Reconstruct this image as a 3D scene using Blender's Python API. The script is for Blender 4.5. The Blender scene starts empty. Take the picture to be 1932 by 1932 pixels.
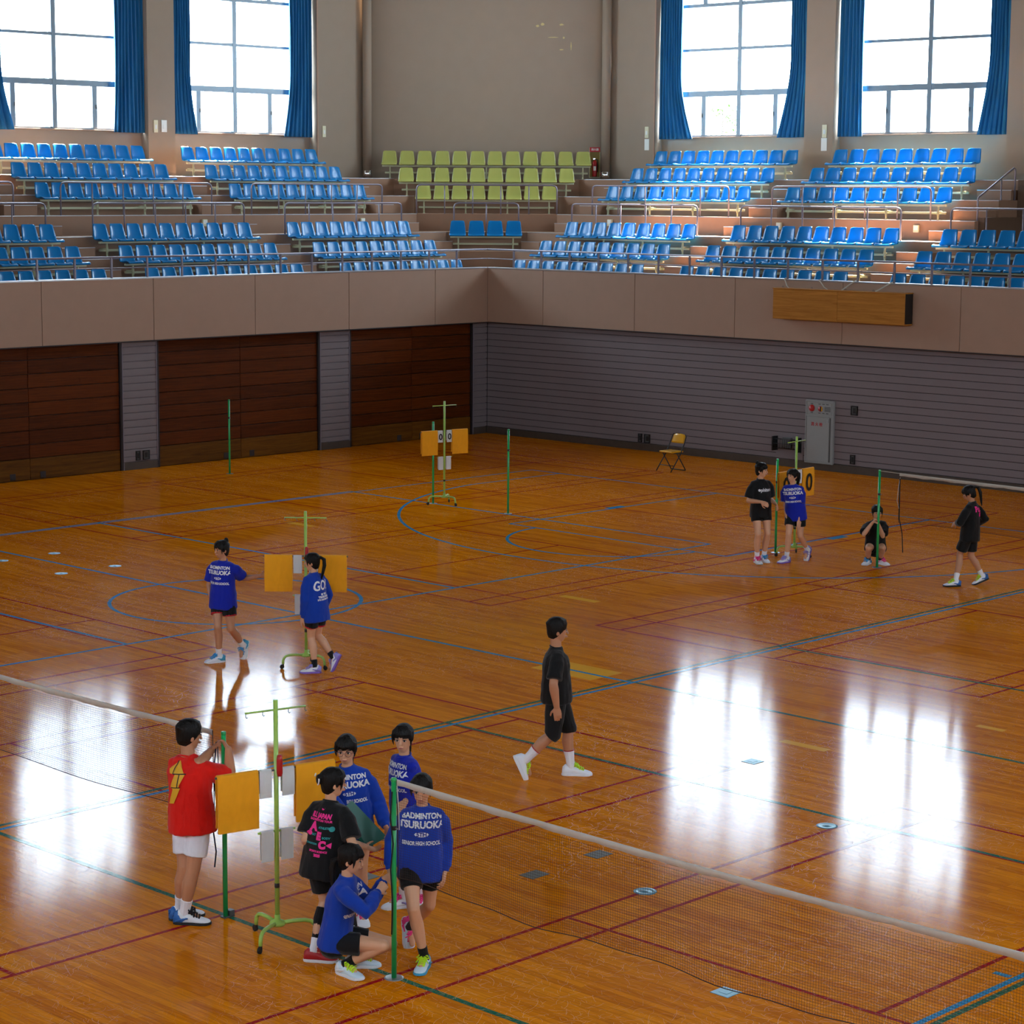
import bpy, bmesh, math, random
from mathutils import Vector, Matrix, Quaternion, noise
from mathutils.bvhtree import BVHTree
random.seed(7)
R2 = math.sqrt(2.0)
SC = bpy.context.scene
COL = SC.collection

# ------------------------------------------------------------------ camera, world, sun, exposure
F_PX, CXP, CYP = 4217.22, 934.07, 956.44
YAW, PITCH, ROLL = 0.7753, 0.1416, 0.0055
CAM_POS = Vector((-38.4812, -38.0081, 5.8895))
_f = Vector((math.cos(YAW)*math.cos(PITCH), math.sin(YAW)*math.cos(PITCH), -math.sin(PITCH)))
_r = Vector((math.sin(YAW), -math.cos(YAW), 0.0))
_u = _r.cross(_f)
_r2 = _r*math.cos(ROLL) + _u*math.sin(ROLL)
_u2 = -_r*math.sin(ROLL) + _u*math.cos(ROLL)
cam_data = bpy.data.cameras.new('camera')
cam_data.sensor_width = 36.0
cam_data.lens = F_PX/1932.0*36.0
cam_data.shift_x = (966.0-CXP)/1932.0
cam_data.shift_y = (CYP-966.0)/1932.0
cam_data.clip_end = 500
cam = bpy.data.objects.new('camera', cam_data)
cam.matrix_world = Matrix(((_r2.x, _u2.x, -_f.x, CAM_POS.x), (_r2.y, _u2.y, -_f.y, CAM_POS.y),
                           (_r2.z, _u2.z, -_f.z, CAM_POS.z), (0, 0, 0, 1)))
COL.objects.link(cam)
SC.camera = cam

world = bpy.data.worlds.new('sky')
SC.world = world
world.use_nodes = True
_bg = world.node_tree.nodes['Background']
_bg.inputs[0].default_value = (0.70, 0.86, 1.0, 1)
_bg.inputs[1].default_value = 25.0

sun_d = bpy.data.lights.new('sun', 'SUN')
sun_d.energy = 170.0
sun_d.color = (1.0, 0.90, 0.74)
sun_d.angle = 0.009
sun = bpy.data.objects.new('sun', sun_d)
sun.rotation_euler = Vector((0.83, 0.35, 1.0)).to_track_quat('Z', 'Y').to_euler()
COL.objects.link(sun)

SC.view_settings.view_transform = 'Standard'
SC.view_settings.look = 'None'
SC.view_settings.gamma = 1.0
SC.view_settings.use_curve_mapping = False
SC.view_settings.exposure = 0.02
SC.cycles.use_denoising = True
SC.cycles.max_bounces = 6
SC.cycles.diffuse_bounces = 3
SC.cycles.glossy_bounces = 3
SC.cycles.use_adaptive_sampling = True
SC.cycles.adaptive_threshold = 0.04
SC.cycles.adaptive_min_samples = 12
SC.cycles.transparent_max_bounces = 24
SC.cycles.caustics_reflective = False
SC.cycles.caustics_refractive = False
SC.cycles.sample_clamp_indirect = 12.0

def portal(name, loc, size, normal):
    d = bpy.data.lights.new(name, 'AREA')
    d.shape = 'RECTANGLE'; d.size, d.size_y = size
    d.cycles.is_portal = True
    o = bpy.data.objects.new(name, d)
    z = -Vector(normal); up = Vector((0, 0, 1)); x = up.cross(z).normalized(); y = z.cross(x)
    o.matrix_world = Matrix(((x.x, y.x, z.x, loc[0]), (x.y, y.y, z.y, loc[1]), (x.z, y.z, z.z, loc[2]), (0, 0, 0, 1)))
    COL.objects.link(o)
    return o

# ------------------------------------------------------------------ materials
def lin(c):
    return tuple(((v/255.0)/12.92 if v/255.0 <= 0.04045 else ((v/255.0+0.055)/1.055)**2.4) for v in c) + (1.0,)

def mat(name, rgb, rough=0.5, metal=0.0, coat=0.0, coat_rough=0.1, spec=0.5, var=0.0, var_scale=8.0, bump=0.0, bump_scale=60.0, sss=0.0, sheen=0.0, aniso_scale=None):
    m = bpy.data.materials.new(name)
    m.use_nodes = True
    nt = m.node_tree; N = nt.nodes; Lk = nt.links
    b = N['Principled BSDF']
    col = lin(rgb)
    b.inputs['Base Color'].default_value = col
    b.inputs['Roughness'].default_value = rough
    b.inputs['Metallic'].default_value = metal
    b.inputs['Specular IOR Level'].default_value = spec
    b.inputs['Coat Weight'].default_value = coat
    b.inputs['Coat Roughness'].default_value = coat_rough
    if sss:
        b.inputs['Subsurface Weight'].default_value = sss
        b.inputs['Subsurface Radius'].default_value = (0.02, 0.008, 0.004)
        b.inputs['Subsurface Scale'].default_value = 0.5
    if sheen:
        b.inputs['Sheen Weight'].default_value = sheen
    tc = N.new('ShaderNodeTexCoord')
    src = tc.outputs['Object']
    if aniso_scale:
        mp = N.new('ShaderNodeMapping'); mp.inputs['Scale'].default_value = aniso_scale
        Lk.new(src, mp.inputs['Vector']); src = mp.outputs['Vector']
    # every material is procedural: a noise drives a slight variation of tone
    nz = N.new('ShaderNodeTexNoise'); nz.inputs['Scale'].default_value = var_scale; nz.inputs['Detail'].default_value = 5
    Lk.new(src, nz.inputs['Vector'])
    mx = N.new('ShaderNodeMix'); mx.data_type = 'RGBA'
    v = max(var, 0.02)
    mx.inputs['A'].default_value = tuple(min(1, c*(1-v)) for c in col[:3]) + (1,)
    mx.inputs['B'].default_value = tuple(min(1, c*(1+v)) for c in col[:3]) + (1,)
    Lk.new(nz.outputs['Fac'], mx.inputs['Factor'])
    Lk.new(mx.outputs['Result'], b.inputs['Base Color'])
    if bump:
        n2 = N.new('ShaderNodeTexNoise'); n2.inputs['Scale'].default_value = bump_scale; n2.inputs['Detail'].default_value = 3
        Lk.new(src, n2.inputs['Vector'])
        bp = N.new('ShaderNodeBump'); bp.inputs['Strength'].default_value = bump; bp.inputs['Distance'].default_value = 0.02
        Lk.new(n2.outputs['Fac'], bp.inputs['Height']); Lk.new(bp.outputs['Normal'], b.inputs['Normal'])
    return m

class NT:
    """short node-graph helper"""
    def __init__(s, name):
        s.m = bpy.data.materials.new(name); s.m.use_nodes = True
        s.nt = s.m.node_tree; s.b = s.nt.nodes['Principled BSDF']
        s.tc = s.nt.nodes.new('ShaderNodeTexCoord')
    def n(s, t, **kw):
        x = s.nt.nodes.new(t)
        for k, v in kw.items():
            if k.startswith('i_'):
                x.inputs[k[2:].replace('_', ' ')].default_value = v
            else: setattr(x, k, v)
        return x
    def l(s, a, b): s.nt.links.new(a, b)
    def mapping(s, scale, rot=(0, 0, 0), loc=(0, 0, 0), src=None):
        x = s.n('ShaderNodeMapping'); x.inputs['Scale'].default_value = scale; x.inputs['Rotation'].default_value = rot; x.inputs['Location'].default_value = loc
        s.l(src or s.tc.outputs['Object'], x.inputs['Vector']); return x.outputs['Vector']
    def noise(s, vec, scale, detail=4, rough=0.5, dist=0.0):
        x = s.n('ShaderNodeTexNoise'); x.inputs['Scale'].default_value = scale; x.inputs['Detail'].default_value = detail
        x.inputs['Roughness'].default_value = rough; x.inputs['Distortion'].default_value = dist
        s.l(vec, x.inputs['Vector']); return x.outputs['Fac']
    def math(s, op, a, b=None, c=None, clamp=False):
        x = s.n('ShaderNodeMath', operation=op, use_clamp=clamp)
        for i, v in enumerate((a, b, c)):
            if v is None: continue
            if hasattr(v, 'is_linked') or hasattr(v, 'links'): s.l(v, x.inputs[i])
            else: x.inputs[i].default_value = v
        return x.outputs[0]
    def ramp(s, fac, stops):
        x = s.n('ShaderNodeValToRGB'); e = x.color_ramp.elements
        while len(e) < len(stops): e.new(0.5)
        for el, (p, c) in zip(e, stops): el.position = p; el.color = c if len(c) == 4 else tuple(c)+(1,)
        s.l(fac, x.inputs['Fac']); return x.outputs['Color']
    def mix(s, fac, a, b, blend='MIX'):
        x = s.n('ShaderNodeMix', data_type='RGBA', blend_type=blend)
        for key, v in (('Factor', fac), ('A', a), ('B', b)):
            if hasattr(v, 'links'): s.l(v, x.inputs[key])
            else: x.inputs[key].default_value = v
        return x.outputs['Result']

def floor_like(name, line_rgb=None):
    """varnished strip flooring; the painted court lines lie under the same varnish"""
    g = NT(name); b = g.b
    geo = g.n('ShaderNodeNewGeometry'); P = geo.outputs['Position']
    # strips run along world y: brick texture with rows across x
    sw = g.n('ShaderNodeMapping'); sw.inputs['Rotation'].default_value = (0, 0, math.pi/2)
    g.l(P, sw.inputs['Vector'])
    br = g.n('ShaderNodeTexBrick'); br.offset = 0.37; br.squash = 1.0
    br.inputs['Color1'].default_value = (0, 0, 0, 1); br.inputs['Color2'].default_value = (1, 1, 1, 1); br.inputs['Mortar'].default_value = (0.5, 0.5, 0.5, 1)
    br.inputs['Scale'].default_value = 1.0; br.inputs['Mortar Size'].default_value = 0.0012; br.inputs['Mortar Smooth'].default_value = 0.3
    br.inputs['Brick Width'].default_value = 0.91; br.inputs['Row Height'].default_value = 0.0758
    g.l(sw.outputs['Vector'], br.inputs['Vector'])
    tone = g.n('ShaderNodeSeparateColor'); g.l(br.outputs['Color'], tone.inputs['Color'])
    gr = g.noise(g.mapping((14, 0.9, 1), src=P), 3.0, 6, 0.6, 0.4)
    gr2 = g.noise(g.mapping((60, 2.0, 1), src=P), 3.0, 4, 0.6)
    big = g.noise(g.mapping((0.35, 0.12, 1), src=P), 1.0, 3)
    t = g.math('ADD', g.math('MULTIPLY', tone.outputs[0], 0.17), g.math('ADD', g.math('MULTIPLY', gr, 0.46), g.math('ADD', g.math('MULTIPLY', gr2, 0.18), g.math('MULTIPLY', big, 0.24))))
    wood = g.ramp(t, [(0.2, lin((152, 68, 0))), (0.42, lin((210, 110, 0))), (0.62, lin((238, 140, 4))), (0.9, lin((252, 166, 16)))])
    # dark joints and scuffs
    wood = g.mix(g.math('MULTIPLY', br.outputs['Fac'], 0.55), wood, lin((58, 24, 8)))
    # hairline scratches: broken contour lines of distorted noise
    msk = g.noise(g.mapping((1, 1, 1), src=P), 0.42, 2)
    def scr(scale, seed, width, half, bend):
        """one short curved hairline per random cell"""
        vec = g.mapping((1, 1, 0), (0, 0, seed), (seed*7.3, seed*3.9, 0), P)
        vo = g.n('ShaderNodeTexVoronoi'); vo.voronoi_dimensions = '2D'; vo.feature = 'F1'
        vo.inputs['Scale'].default_value = scale; g.l(vec, vo.inputs['Vector'])
        loc = g.n('ShaderNodeVectorMath', operation='SUBTRACT'); g.l(vec, loc.inputs[0]); g.l(vo.outputs['Position'], loc.inputs[1])
        xy = g.n('ShaderNodeSeparateXYZ'); g.l(loc.outputs[0], xy.inputs[0])
        rgb = g.n('ShaderNodeSeparateColor'); g.l(vo.outputs['Color'], rgb.inputs[0])
        th = g.math('MULTIPLY', rgb.outputs[0], 6.283); co = g.math('COSINE', th); si = g.math('SINE', th)
        lx = g.math('ADD', g.math('MULTIPLY', xy.outputs[0], co), g.math('MULTIPLY', xy.outputs[1], si))
        ly = g.math('SUBTRACT', g.math('MULTIPLY', xy.outputs[1], co), g.math('MULTIPLY', xy.outputs[0], si))
        kk = g.math('MULTIPLY', g.math('SUBTRACT', rgb.outputs[1], 0.5), bend)
        d = g.math('ABSOLUTE', g.math('SUBTRACT', ly, g.math('MULTIPLY', kk, g.math('MULTIPLY', lx, lx))))
        on = g.math('MULTIPLY', g.math('LESS_THAN', d, width), g.math('LESS_THAN', g.math('ABSOLUTE', lx), g.math('MULTIPLY', rgb.outputs[2], half)))
        return on
    s = scr(6.5, 0.3, 0.0016, 0.11, 9.0)
    for a in ((9.0, 1.1, 0.0014, 0.08, 14.0), (4.2, 2.3, 0.0017, 0.16, 6.0), (12.0, 2.9, 0.0013, 0.06, 20.0)):
        s = g.math('MAXIMUM', s, scr(*a))
    s = g.math('MULTIPLY', s, g.math('MULTIPLY', g.math('SUBTRACT', msk, 0.33), 3.5, clamp=True), clamp=True)
    if line_rgb:
        lc = lin(line_rgb)
        wear = g.noise(g.mapping((20, 20, 1), src=P), 2.0, 4)
        base = g.mix(g.math('MULTIPLY', g.math('SUBTRACT', wear, 0.45), 0.8, clamp=True), lc, wood)
    else:
        base = wood
    base = g.mix(g.math('MULTIPLY', s, 0.42), base, lin((246, 214, 176)))
    g.l(base, b.inputs['Base Color'])
    b.inputs['Roughness'].default_value = 0.30
    b.inputs['Specular IOR Level'].default_value = 0.0
    b.inputs['Coat Weight'].default_value = 0.33
    b.inputs['Coat IOR'].default_value = 1.45
    cr = g.math('ADD', 0.025, g.math('ADD', g.math('MULTIPLY', msk, 0.115), g.math('MULTIPLY', s, 0.35)))
    g.l(cr, b.inputs['Coat Roughness'])
    # strips are slightly cupped, so reflections break up along the joints
    h = g.math('ADD', g.math('MULTIPLY', tone.outputs[0], 0.25), g.math('ADD', g.math('MULTIPLY', gr, 0.35), g.math('ADD', g.math('MULTIPLY', br.outputs['Fac'], -0.6), g.math('MULTIPLY', s, -0.5))))
    bp = g.n('ShaderNodeBump'); bp.inputs['Strength'].default_value = 0.16; bp.inputs['Distance'].default_value = 0.004
    g.l(h, bp.inputs['Height']); g.l(bp.outputs['Normal'], b.inputs['Coat Normal']); g.l(bp.outputs['Normal'], b.inputs['Normal'])
    return g.m

def wood_mat(name, dark, light, scale=(1, 1, 30), rough=0.4, coat=0.3):
    g = NT(name); b = g.b
    oi = g.n('ShaderNodeObjectInfo')
    add = g.n('ShaderNodeVectorMath', operation='ADD'); g.l(g.tc.outputs['Object'], add.inputs[0])
    cmb = g.n('ShaderNodeCombineXYZ'); g.l(g.math('MULTIPLY', oi.outputs['Random'], 40.0), cmb.inputs[0]); g.l(g.math('MULTIPLY', oi.outputs['Random'], 17.0), cmb.inputs[2])
    g.l(cmb.outputs[0], add.inputs[1])
    v = g.mapping(scale, src=add.outputs[0])
    a = g.noise(v, 1.6, 6, 0.62, 0.8)
    c = g.noise(v, 9.0, 4, 0.6)
    t = g.math('ADD', g.math('MULTIPLY', a, 0.6), g.math('ADD', g.math('MULTIPLY', c, 0.25), g.math('MULTIPLY', oi.outputs['Random'], 0.18)))
    g.l(g.ramp(t, [(0.3, lin(dark)), (0.7, lin(light))]), b.inputs['Base Color'])
    b.inputs['Roughness'].default_value = rough; b.inputs['Specular IOR Level'].default_value = 0.15; b.inputs['Coat Weight'].default_value = coat; b.inputs['Coat Roughness'].default_value = 0.25
    bp = g.n('ShaderNodeBump'); bp.inputs['Strength'].default_value = 0.15; bp.inputs['Distance'].default_value = 0.003
    g.l(c, bp.inputs['Height']); g.l(bp.outputs['Normal'], b.inputs['Normal'])
    return g.m

def cloth_mat(name, rgb, fold=0.25, rough=0.85):
    g = NT(name); b = g.b
    c = lin(rgb)
    nz = g.noise(g.mapping((1, 1, 0.6)), 7.0, 4, 0.55, 1.2)
    wv = g.noise(g.mapping((1, 1, 1)), 420.0, 1)
    g.l(g.mix(nz, tuple(x*0.88 for x in c[:3])+(1,), tuple(min(1, x*1.12) for x in c[:3])+(1,)), b.inputs['Base Color'])
    b.inputs['Roughness'].default_value = rough
    b.inputs['Specular IOR Level'].default_value = 0.25
    b.inputs['Sheen Weight'].default_value = 0.15
    bp = g.n('ShaderNodeBump'); bp.inputs['Strength'].default_value = fold; bp.inputs['Distance'].default_value = 0.03
    g.l(g.math('ADD', nz, g.math('MULTIPLY', wv, 0.05)), bp.inputs['Height']); g.l(bp.outputs['Normal'], b.inputs['Normal'])
    return g.m

def curtain_mat():
    g = NT('curtain_blue'); nt = g.nt; b = g.b
    c = lin((0, 104, 156))
    nz = g.noise(g.mapping((6, 6, 0.4)), 4.0, 3)
    col = g.mix(nz, tuple(x*0.85 for x in c[:3])+(1,), tuple(x*1.15 for x in c[:3])+(1,))
    g.l(col, b.inputs['Base Color']); b.inputs['Roughness'].default_value = 0.8; b.inputs['Sheen Weight'].default_value = 0.2
    tr = g.n('ShaderNodeBsdfTranslucent'); g.l(col, tr.inputs['Color'])
    ms = g.n('ShaderNodeMixShader'); ms.inputs[0].default_value = 0.06
    g.l(b.outputs[0], ms.inputs[1]); g.l(tr.outputs[0], ms.inputs[2])
    g.l(ms.outputs[0], nt.nodes['Material Output'].inputs['Surface'])
    return g.m

def glass_mat():
    g = NT('window_glass'); nt = g.nt
    t = g.n('ShaderNodeBsdfTransparent')
    nz = g.noise(g.mapping((0.6, 0.6, 0.6)), 1.0, 2)
    g.l(g.mix(nz, (0.93, 0.965, 0.97, 1), (0.955, 0.98, 0.985, 1)), t.inputs['Color'])
    gl = g.n('ShaderNodeBsdfGlossy'); gl.inputs['Roughness'].default_value = 0.02
    fr = g.n('ShaderNodeFresnel'); fr.inputs['IOR'].default_value = 1.45
    ms = g.n('ShaderNodeMixShader'); g.l(fr.outputs[0], ms.inputs[0]); g.l(t.outputs[0], ms.inputs[1]); g.l(gl.outputs[0], ms.inputs[2])
    g.l(ms.outputs[0], nt.nodes['Material Output'].inputs['Surface'])
    return g.m

def seat_plastic(name, rgb):
    m = mat(name, rgb, 0.3, coat=0.25, coat_rough=0.08, spec=0.35, var=0.06, var_scale=1.0)
    nt = m.node_tree; b = nt.nodes['Principled BSDF']
    tr = nt.nodes.new('ShaderNodeBsdfTranslucent'); tr.inputs['Color'].default_value = lin(rgb)
    ms = nt.nodes.new('ShaderNodeMixShader'); ms.inputs[0].default_value = 0.22
    nt.links.new(b.outputs[0], ms.inputs[1]); nt.links.new(tr.outputs[0], ms.inputs[2]); nt.links.new(ms.outputs[0], nt.nodes['Material Output'].inputs['Surface'])
    return m

MT = {}
MT['floor'] = floor_like('floor_varnished_strips')
MT['line_blue'] = floor_like('court_line_blue', (0, 140, 192))
MT['line_red'] = floor_like('court_line_red', (160, 10, 30))
MT['line_green'] = floor_like('court_line_green', (12, 104, 84))
MT['wall'] = mat('wall_plaster', (154, 136, 118), 0.85, var=0.05, var_scale=3, bump=0.12, bump_scale=220)
MT['fascia'] = mat('fascia_board', (170, 137, 116), 0.8, var=0.05, var_scale=4, bump=0.12, bump_scale=260)
MT['siding'] = mat('siding_board', (124, 112, 114), 0.65, var=0.06, var_scale=2.5, bump=0.05, bump_scale=120)
MT['groove'] = mat('wall_groove', (52, 46, 46), 0.9)
MT['tier'] = mat('stand_concrete', (150, 114, 90), 0.8, var=0.12, var_scale=3, bump=0.1, bump_scale=120)
MT['nosing'] = mat('steel_nosing', (190, 188, 190), 0.3, metal=0.8)
MT['rail'] = mat('painted_rail', (128, 118, 128), 0.35, metal=0.25)
MT['baseb'] = mat('baseboard_dark', (74, 62, 54), 0.5, var=0.25, var_scale=6)
MT['door'] = wood_mat('door_plank_wood', (50, 18, 0), (104, 46, 2), (0.7, 0.7, 22), 0.6, 0.0)
MT['kick'] = wood_mat('door_kick_wood', (70, 38, 4), (124, 76, 14), (0.5, 0.5, 8), 0.6, 0.0)
MT['doorframe'] = mat('door_frame_dark', (40, 32, 34), 0.5)
MT['seat_blue'] = seat_plastic('seat_plastic_blue', (0, 134, 200))
MT['seat_green'] = mat('seat_plastic_olive', (172, 172, 92), 0.25, coat=0.4, coat_rough=0.1, var=0.05, var_scale=1.0)
MT['seat_frame'] = mat('bench_frame_cream', (190, 188, 152), 0.5, var=0.08, var_scale=4)
MT['alu'] = mat('window_aluminium', (104, 114, 122), 0.4, metal=0.4)
MT['glass'] = glass_mat()
MT['curtain'] = curtain_mat()
MT['ceil'] = mat('ceiling_board', (112, 98, 82), 0.9, bump=0.1)
MT['white'] = mat('white_plastic', (222, 222, 214), 0.4)
MT['cream'] = mat('cream_plastic', (214, 206, 170), 0.45)
MT['chrome'] = mat('chrome', (220, 220, 222), 0.12, metal=1.0)
MT['black'] = mat('black_metal', (22, 22, 24), 0.4)
MT['dark'] = mat('dark_plastic', (30, 28, 28), 0.5)
MT['grey'] = mat('cabinet_grey', (150, 152, 150), 0.45, var=0.04)
MT['greyd'] = mat('dark_grey_metal', (78, 80, 80), 0.45)
MT['red'] = mat('red_paint', (178, 22, 24), 0.4)
MT['boxwood'] = wood_mat('box_plywood', (150, 92, 26), (206, 140, 58), (0.6, 5, 14), 0.55, 0.1)
MT['rope'] = mat('white_rope', (205, 196, 180), 0.9, bump=0.4, bump_scale=300)
MT['postgreen'] = mat('post_green', (20, 168, 88), 0.35, coat=0.3, var=0.08, var_scale=9)
MT['lime'] = mat('stand_lime', (164, 200, 88), 0.4, coat=0.2, var=0.12, var_scale=14)
MT['orange'] = cloth_mat('flip_sheet_orange', (244, 162, 14), 0.08, 0.7)
MT['sheetw'] = cloth_mat('flip_sheet_white', (216, 214, 210), 0.08, 0.7)
MT['ink'] = mat('black_ink', (16, 16, 18), 0.6)
MT['net'] = mat('net_cord', (58, 34, 22), 0.9, var=0.1)
MT['tape'] = cloth_mat('net_tape', (196, 188, 176), 0.15)
MT['cordk'] = mat('black_cord', (20, 20, 22), 0.8)
MT['yellow'] = mat('chair_vinyl', (232, 168, 20), 0.35, coat=0.2)
MT['rubber'] = mat('rubber', (18, 18, 18), 0.7)
MT['steel'] = mat('brushed_steel', (170, 176, 178), 0.35, metal=0.85)
MT['plate'] = mat('floor_plate_dark', (74, 70, 58), 0.5, var=0.2, var_scale=30)
MT['plateb'] = mat('floor_plate_blue', (96, 150, 168), 0.35, metal=0.3, var=0.2, var_scale=30)
MT['leaf'] = mat('leaf_green', (70, 120, 40), 0.6, var=0.3, var_scale=5)
MT['bark'] = mat('bark', (70, 52, 38), 0.9, bump=0.5, bump_scale=30)

# ------------------------------------------------------------------ mesh helpers
class G:
    def __init__(s): s.v = []; s.f = []; s.mi = []; s.cur = 0; s.sm = []; s.smooth = False
    def add(s, vs, fs):
        o = len(s.v); s.v += [tuple(v) for v in vs]
        for f in fs: s.f.append(tuple(i+o for i in f)); s.mi.append(s.cur); s.sm.append(s.smooth)
    def box(s, x0, x1, y0, y1, z0, z1):
        s.add([(x0, y0, z0), (x1, y0, z0), (x1, y1, z0), (x0, y1, z0), (x0, y0, z1), (x1, y0, z1), (x1, y1, z1), (x0, y1, z1)],
              [(0, 3, 2, 1), (4, 5, 6, 7), (0, 1, 5, 4), (1, 2, 6, 5), (2, 3, 7, 6), (3, 0, 4, 7)]); return s
    def cbox(s, x0, x1, y0, y1, z0, z1, b=0.004):
        """box with chamfered edges"""
        c = Vector(((x0+x1)/2, (y0+y1)/2, (z0+z1)/2)); h = Vector((abs(x1-x0)/2, abs(y1-y0)/2, abs(z1-z0)/2))
        b = min(b, h.x*0.9, h.y*0.9, h.z*0.9)
        vs = []; idx = {}
        for sx in (-1, 1):
            for sy in (-1, 1):
                for sz in (-1, 1):
                    for ax in range(3):
                        p = Vector((sx*(h.x-b), sy*(h.y-b), sz*(h.z-b)))
                        p[ax] = (sx, sy, sz)[ax]*h[ax]
                        idx[(sx, sy, sz, ax)] = len(vs); vs.append(tuple(c+p))
        fs = []
        def quad(a): fs.append(tuple(idx[k] for k in a))
        for ax in range(3):
            o1, o2 = (ax+1) % 3, (ax+2) % 3
            for sg in (-1, 1):
                ring = []
                for a, bb in ((-1, -1), (1, -1), (1, 1), (-1, 1)):
                    k = [0, 0, 0]; k[ax] = sg; k[o1] = a; k[o2] = bb; ring.append((k[0], k[1], k[2], ax))
                quad(ring if sg > 0 else ring[::-1])
            for a in (-1, 1):
                for bb in (-1, 1):
                    k1 = [0, 0, 0]; k1[o1] = a; k1[o2] = bb; k1[ax] = -1
                    k2 = list(k1); k2[ax] = 1
                    q = [(*k1, o1), (*k2, o1), (*k2, o2), (*k1, o2)]
                    quad(q if a*bb < 0 else q[::-1])
        for sx in (-1, 1):
            for sy in (-1, 1):
                for sz in (-1, 1):
                    t = [(sx, sy, sz, 0), (sx, sy, sz, 1), (sx, sy, sz, 2)]
                    quad(t if sx*sy*sz > 0 else t[::-1])
        s.add(vs, fs); return s
    def prism(s, poly, z0, z1):
        n = len(poly)
        ar = sum(poly[i][0]*poly[(i+1) % n][1]-poly[(i+1) % n][0]*poly[i][1] for i in range(n))
        if ar < 0: poly = poly[::-1]
        vs = [(p[0], p[1], z0) for p in poly]+[(p[0], p[1], z1) for p in poly]
        fs = [tuple(range(n-1, -1, -1)), tuple(range(n, 2*n))]+[(i, (i+1) % n, n+(i+1) % n, n+i) for i in range(n)]
        s.add(vs, fs); return s
    def tube(s, pts, r, seg=8, cap=True, smooth=True, closed=False):
        pts = [Vector(p) for p in pts]; n = len(pts)
        rs = r if isinstance(r, (list, tuple)) else [r]*n
        vs = []; T0 = None; fr = None
        for i, p in enumerate(pts):
            if closed: t = (pts[(i+1) % n]-pts[i-1]).normalized()
            elif i == 0: t = (pts[1]-p).normalized()
            elif i == n-1: t = (p-pts[i-1]).normalized()
            else: t = ((pts[i+1]-p).normalized()+(p-pts[i-1]).normalized()).normalized()
            if fr is None:
                a = Vector((0, 0, 1)) if abs(t.z) < 0.9 else Vector((1, 0, 0))
                x = a.cross(t).normalized()
            else:
                x = (fr - t*fr.dot(t)).normalized()
            fr = x; y = t.cross(x)
            for k in range(seg):
                an = 2*math.pi*k/seg
                vs.append(p+(x*math.cos(an)+y*math.sin(an))*rs[i])
        fs = []
        m = n if closed else n-1
        for i in range(m):
            for k in range(seg):
                a = i*seg+k; b2 = i*seg+(k+1) % seg; j = ((i+1) % n)*seg
                fs.append((a, b2, j+(k+1) % seg, j+k))
        old = s.smooth; s.smooth = smooth
        s.add(vs, fs); s.smooth = old
        if cap and not closed:
            o = len(s.v)-len(vs)
            s.f.append(tuple(o+k for k in range(seg-1, -1, -1))); s.mi.append(s.cur); s.sm.append(False)
            s.f.append(tuple(o+(n-1)*seg+k for k in range(seg))); s.mi.append(s.cur); s.sm.append(False)
        return s
    def lathe(s, prof, cx=0, cy=0, seg=16):
        vs = []; n = len(prof)
        for r, z in prof:
            for k in range(seg):
                a = 2*math.pi*k/seg; vs.append((cx+r*math.cos(a), cy+r*math.sin(a), z))
        fs = [(i*seg+k, i*seg+(k+1) % seg, (i+1)*seg+(k+1) % seg, (i+1)*seg+k) for i in range(n-1) for k in range(seg)]
        fs += [tuple(range(seg-1, -1, -1)), tuple((n-1)*seg+k for k in range(seg))]
        old = s.smooth; s.smooth = True; s.add(vs, fs); s.smooth = old; return s
    def xform(s, M): s.v = [tuple(M @ Vector(v)) for v in s.v]; return s
    def mesh(s, name, mats):
        me = bpy.data.meshes.new(name); me.from_pydata(s.v, [], s.f)
        for m in (mats if isinstance(mats, (list, tuple)) else [mats]): me.materials.append(m)
        me.polygons.foreach_set('material_index', s.mi); me.polygons.foreach_set('use_smooth', s.sm)
        me.update(); return me
    def build(s, name, mats, parent=None, loc=None, rz=0.0):
        return obj(name, s.mesh(name, mats), parent, loc, rz)

def obj(name, me, parent=None, loc=None, rz=0.0):
    o = bpy.data.objects.new(name, me); COL.objects.link(o)
    if parent: o.parent = parent
    if loc is not None: o.location = loc
    if rz: o.rotation_euler = (0, 0, rz)
    return o

def tag(o, label=None, cat=None, group=None, kind=None):
    if label: o['label'] = label
    if cat: o['category'] = cat
    if group: o['group'] = group
    if kind: o['kind'] = kind
    return o

def thing(name, label, cat, loc=(0, 0, 0), rz=0.0, group=None, kind=None):
    o = bpy.data.objects.new(name, None); COL.objects.link(o); o.empty_display_size = 0.2
    o.location = loc; o.rotation_euler = (0, 0, rz)
    return tag(o, label, cat, group, kind)

def struct(name, label=None, loc=(0, 0, 0)):
    o = bpy.data.objects.new(name, None); COL.objects.link(o); o.location = loc
    o['kind'] = 'structure'
    if label: o['label'] = label
    return o

def text_mesh(txt, size, bold=0.0, align='CENTER', spacing=1.0, depth=0.0):
    """built-in font -> list of (verts, faces) as a flat mesh in the xy plane"""
    cu = bpy.data.curves.new('lettering', 'FONT'); cu.body = txt; cu.size = size; cu.align_x = align; cu.align_y = 'CENTER'
    cu.offset = bold; cu.space_character = spacing; cu.resolution_u = 3; cu.extrude = depth
    o = bpy.data.objects.new('lettering', cu); COL.objects.link(o)
    dg = bpy.context.evaluated_depsgraph_get()
    me = bpy.data.meshes.new_from_object(o.evaluated_get(dg))
    bpy.data.objects.remove(o); bpy.data.curves.remove(cu)
    return me
# ------------------------------------------------------------------ the setting: floor and its court lines
XL, YR, ZC = -47.0, -42.0, 13.0
floor = tag(G().box(XL, 0.3, YR, 0.3, -0.12, 0.0).build('floor', MT['floor']), 'glossy varnished orange-brown strip floor with court lines', kind='structure')

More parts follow.
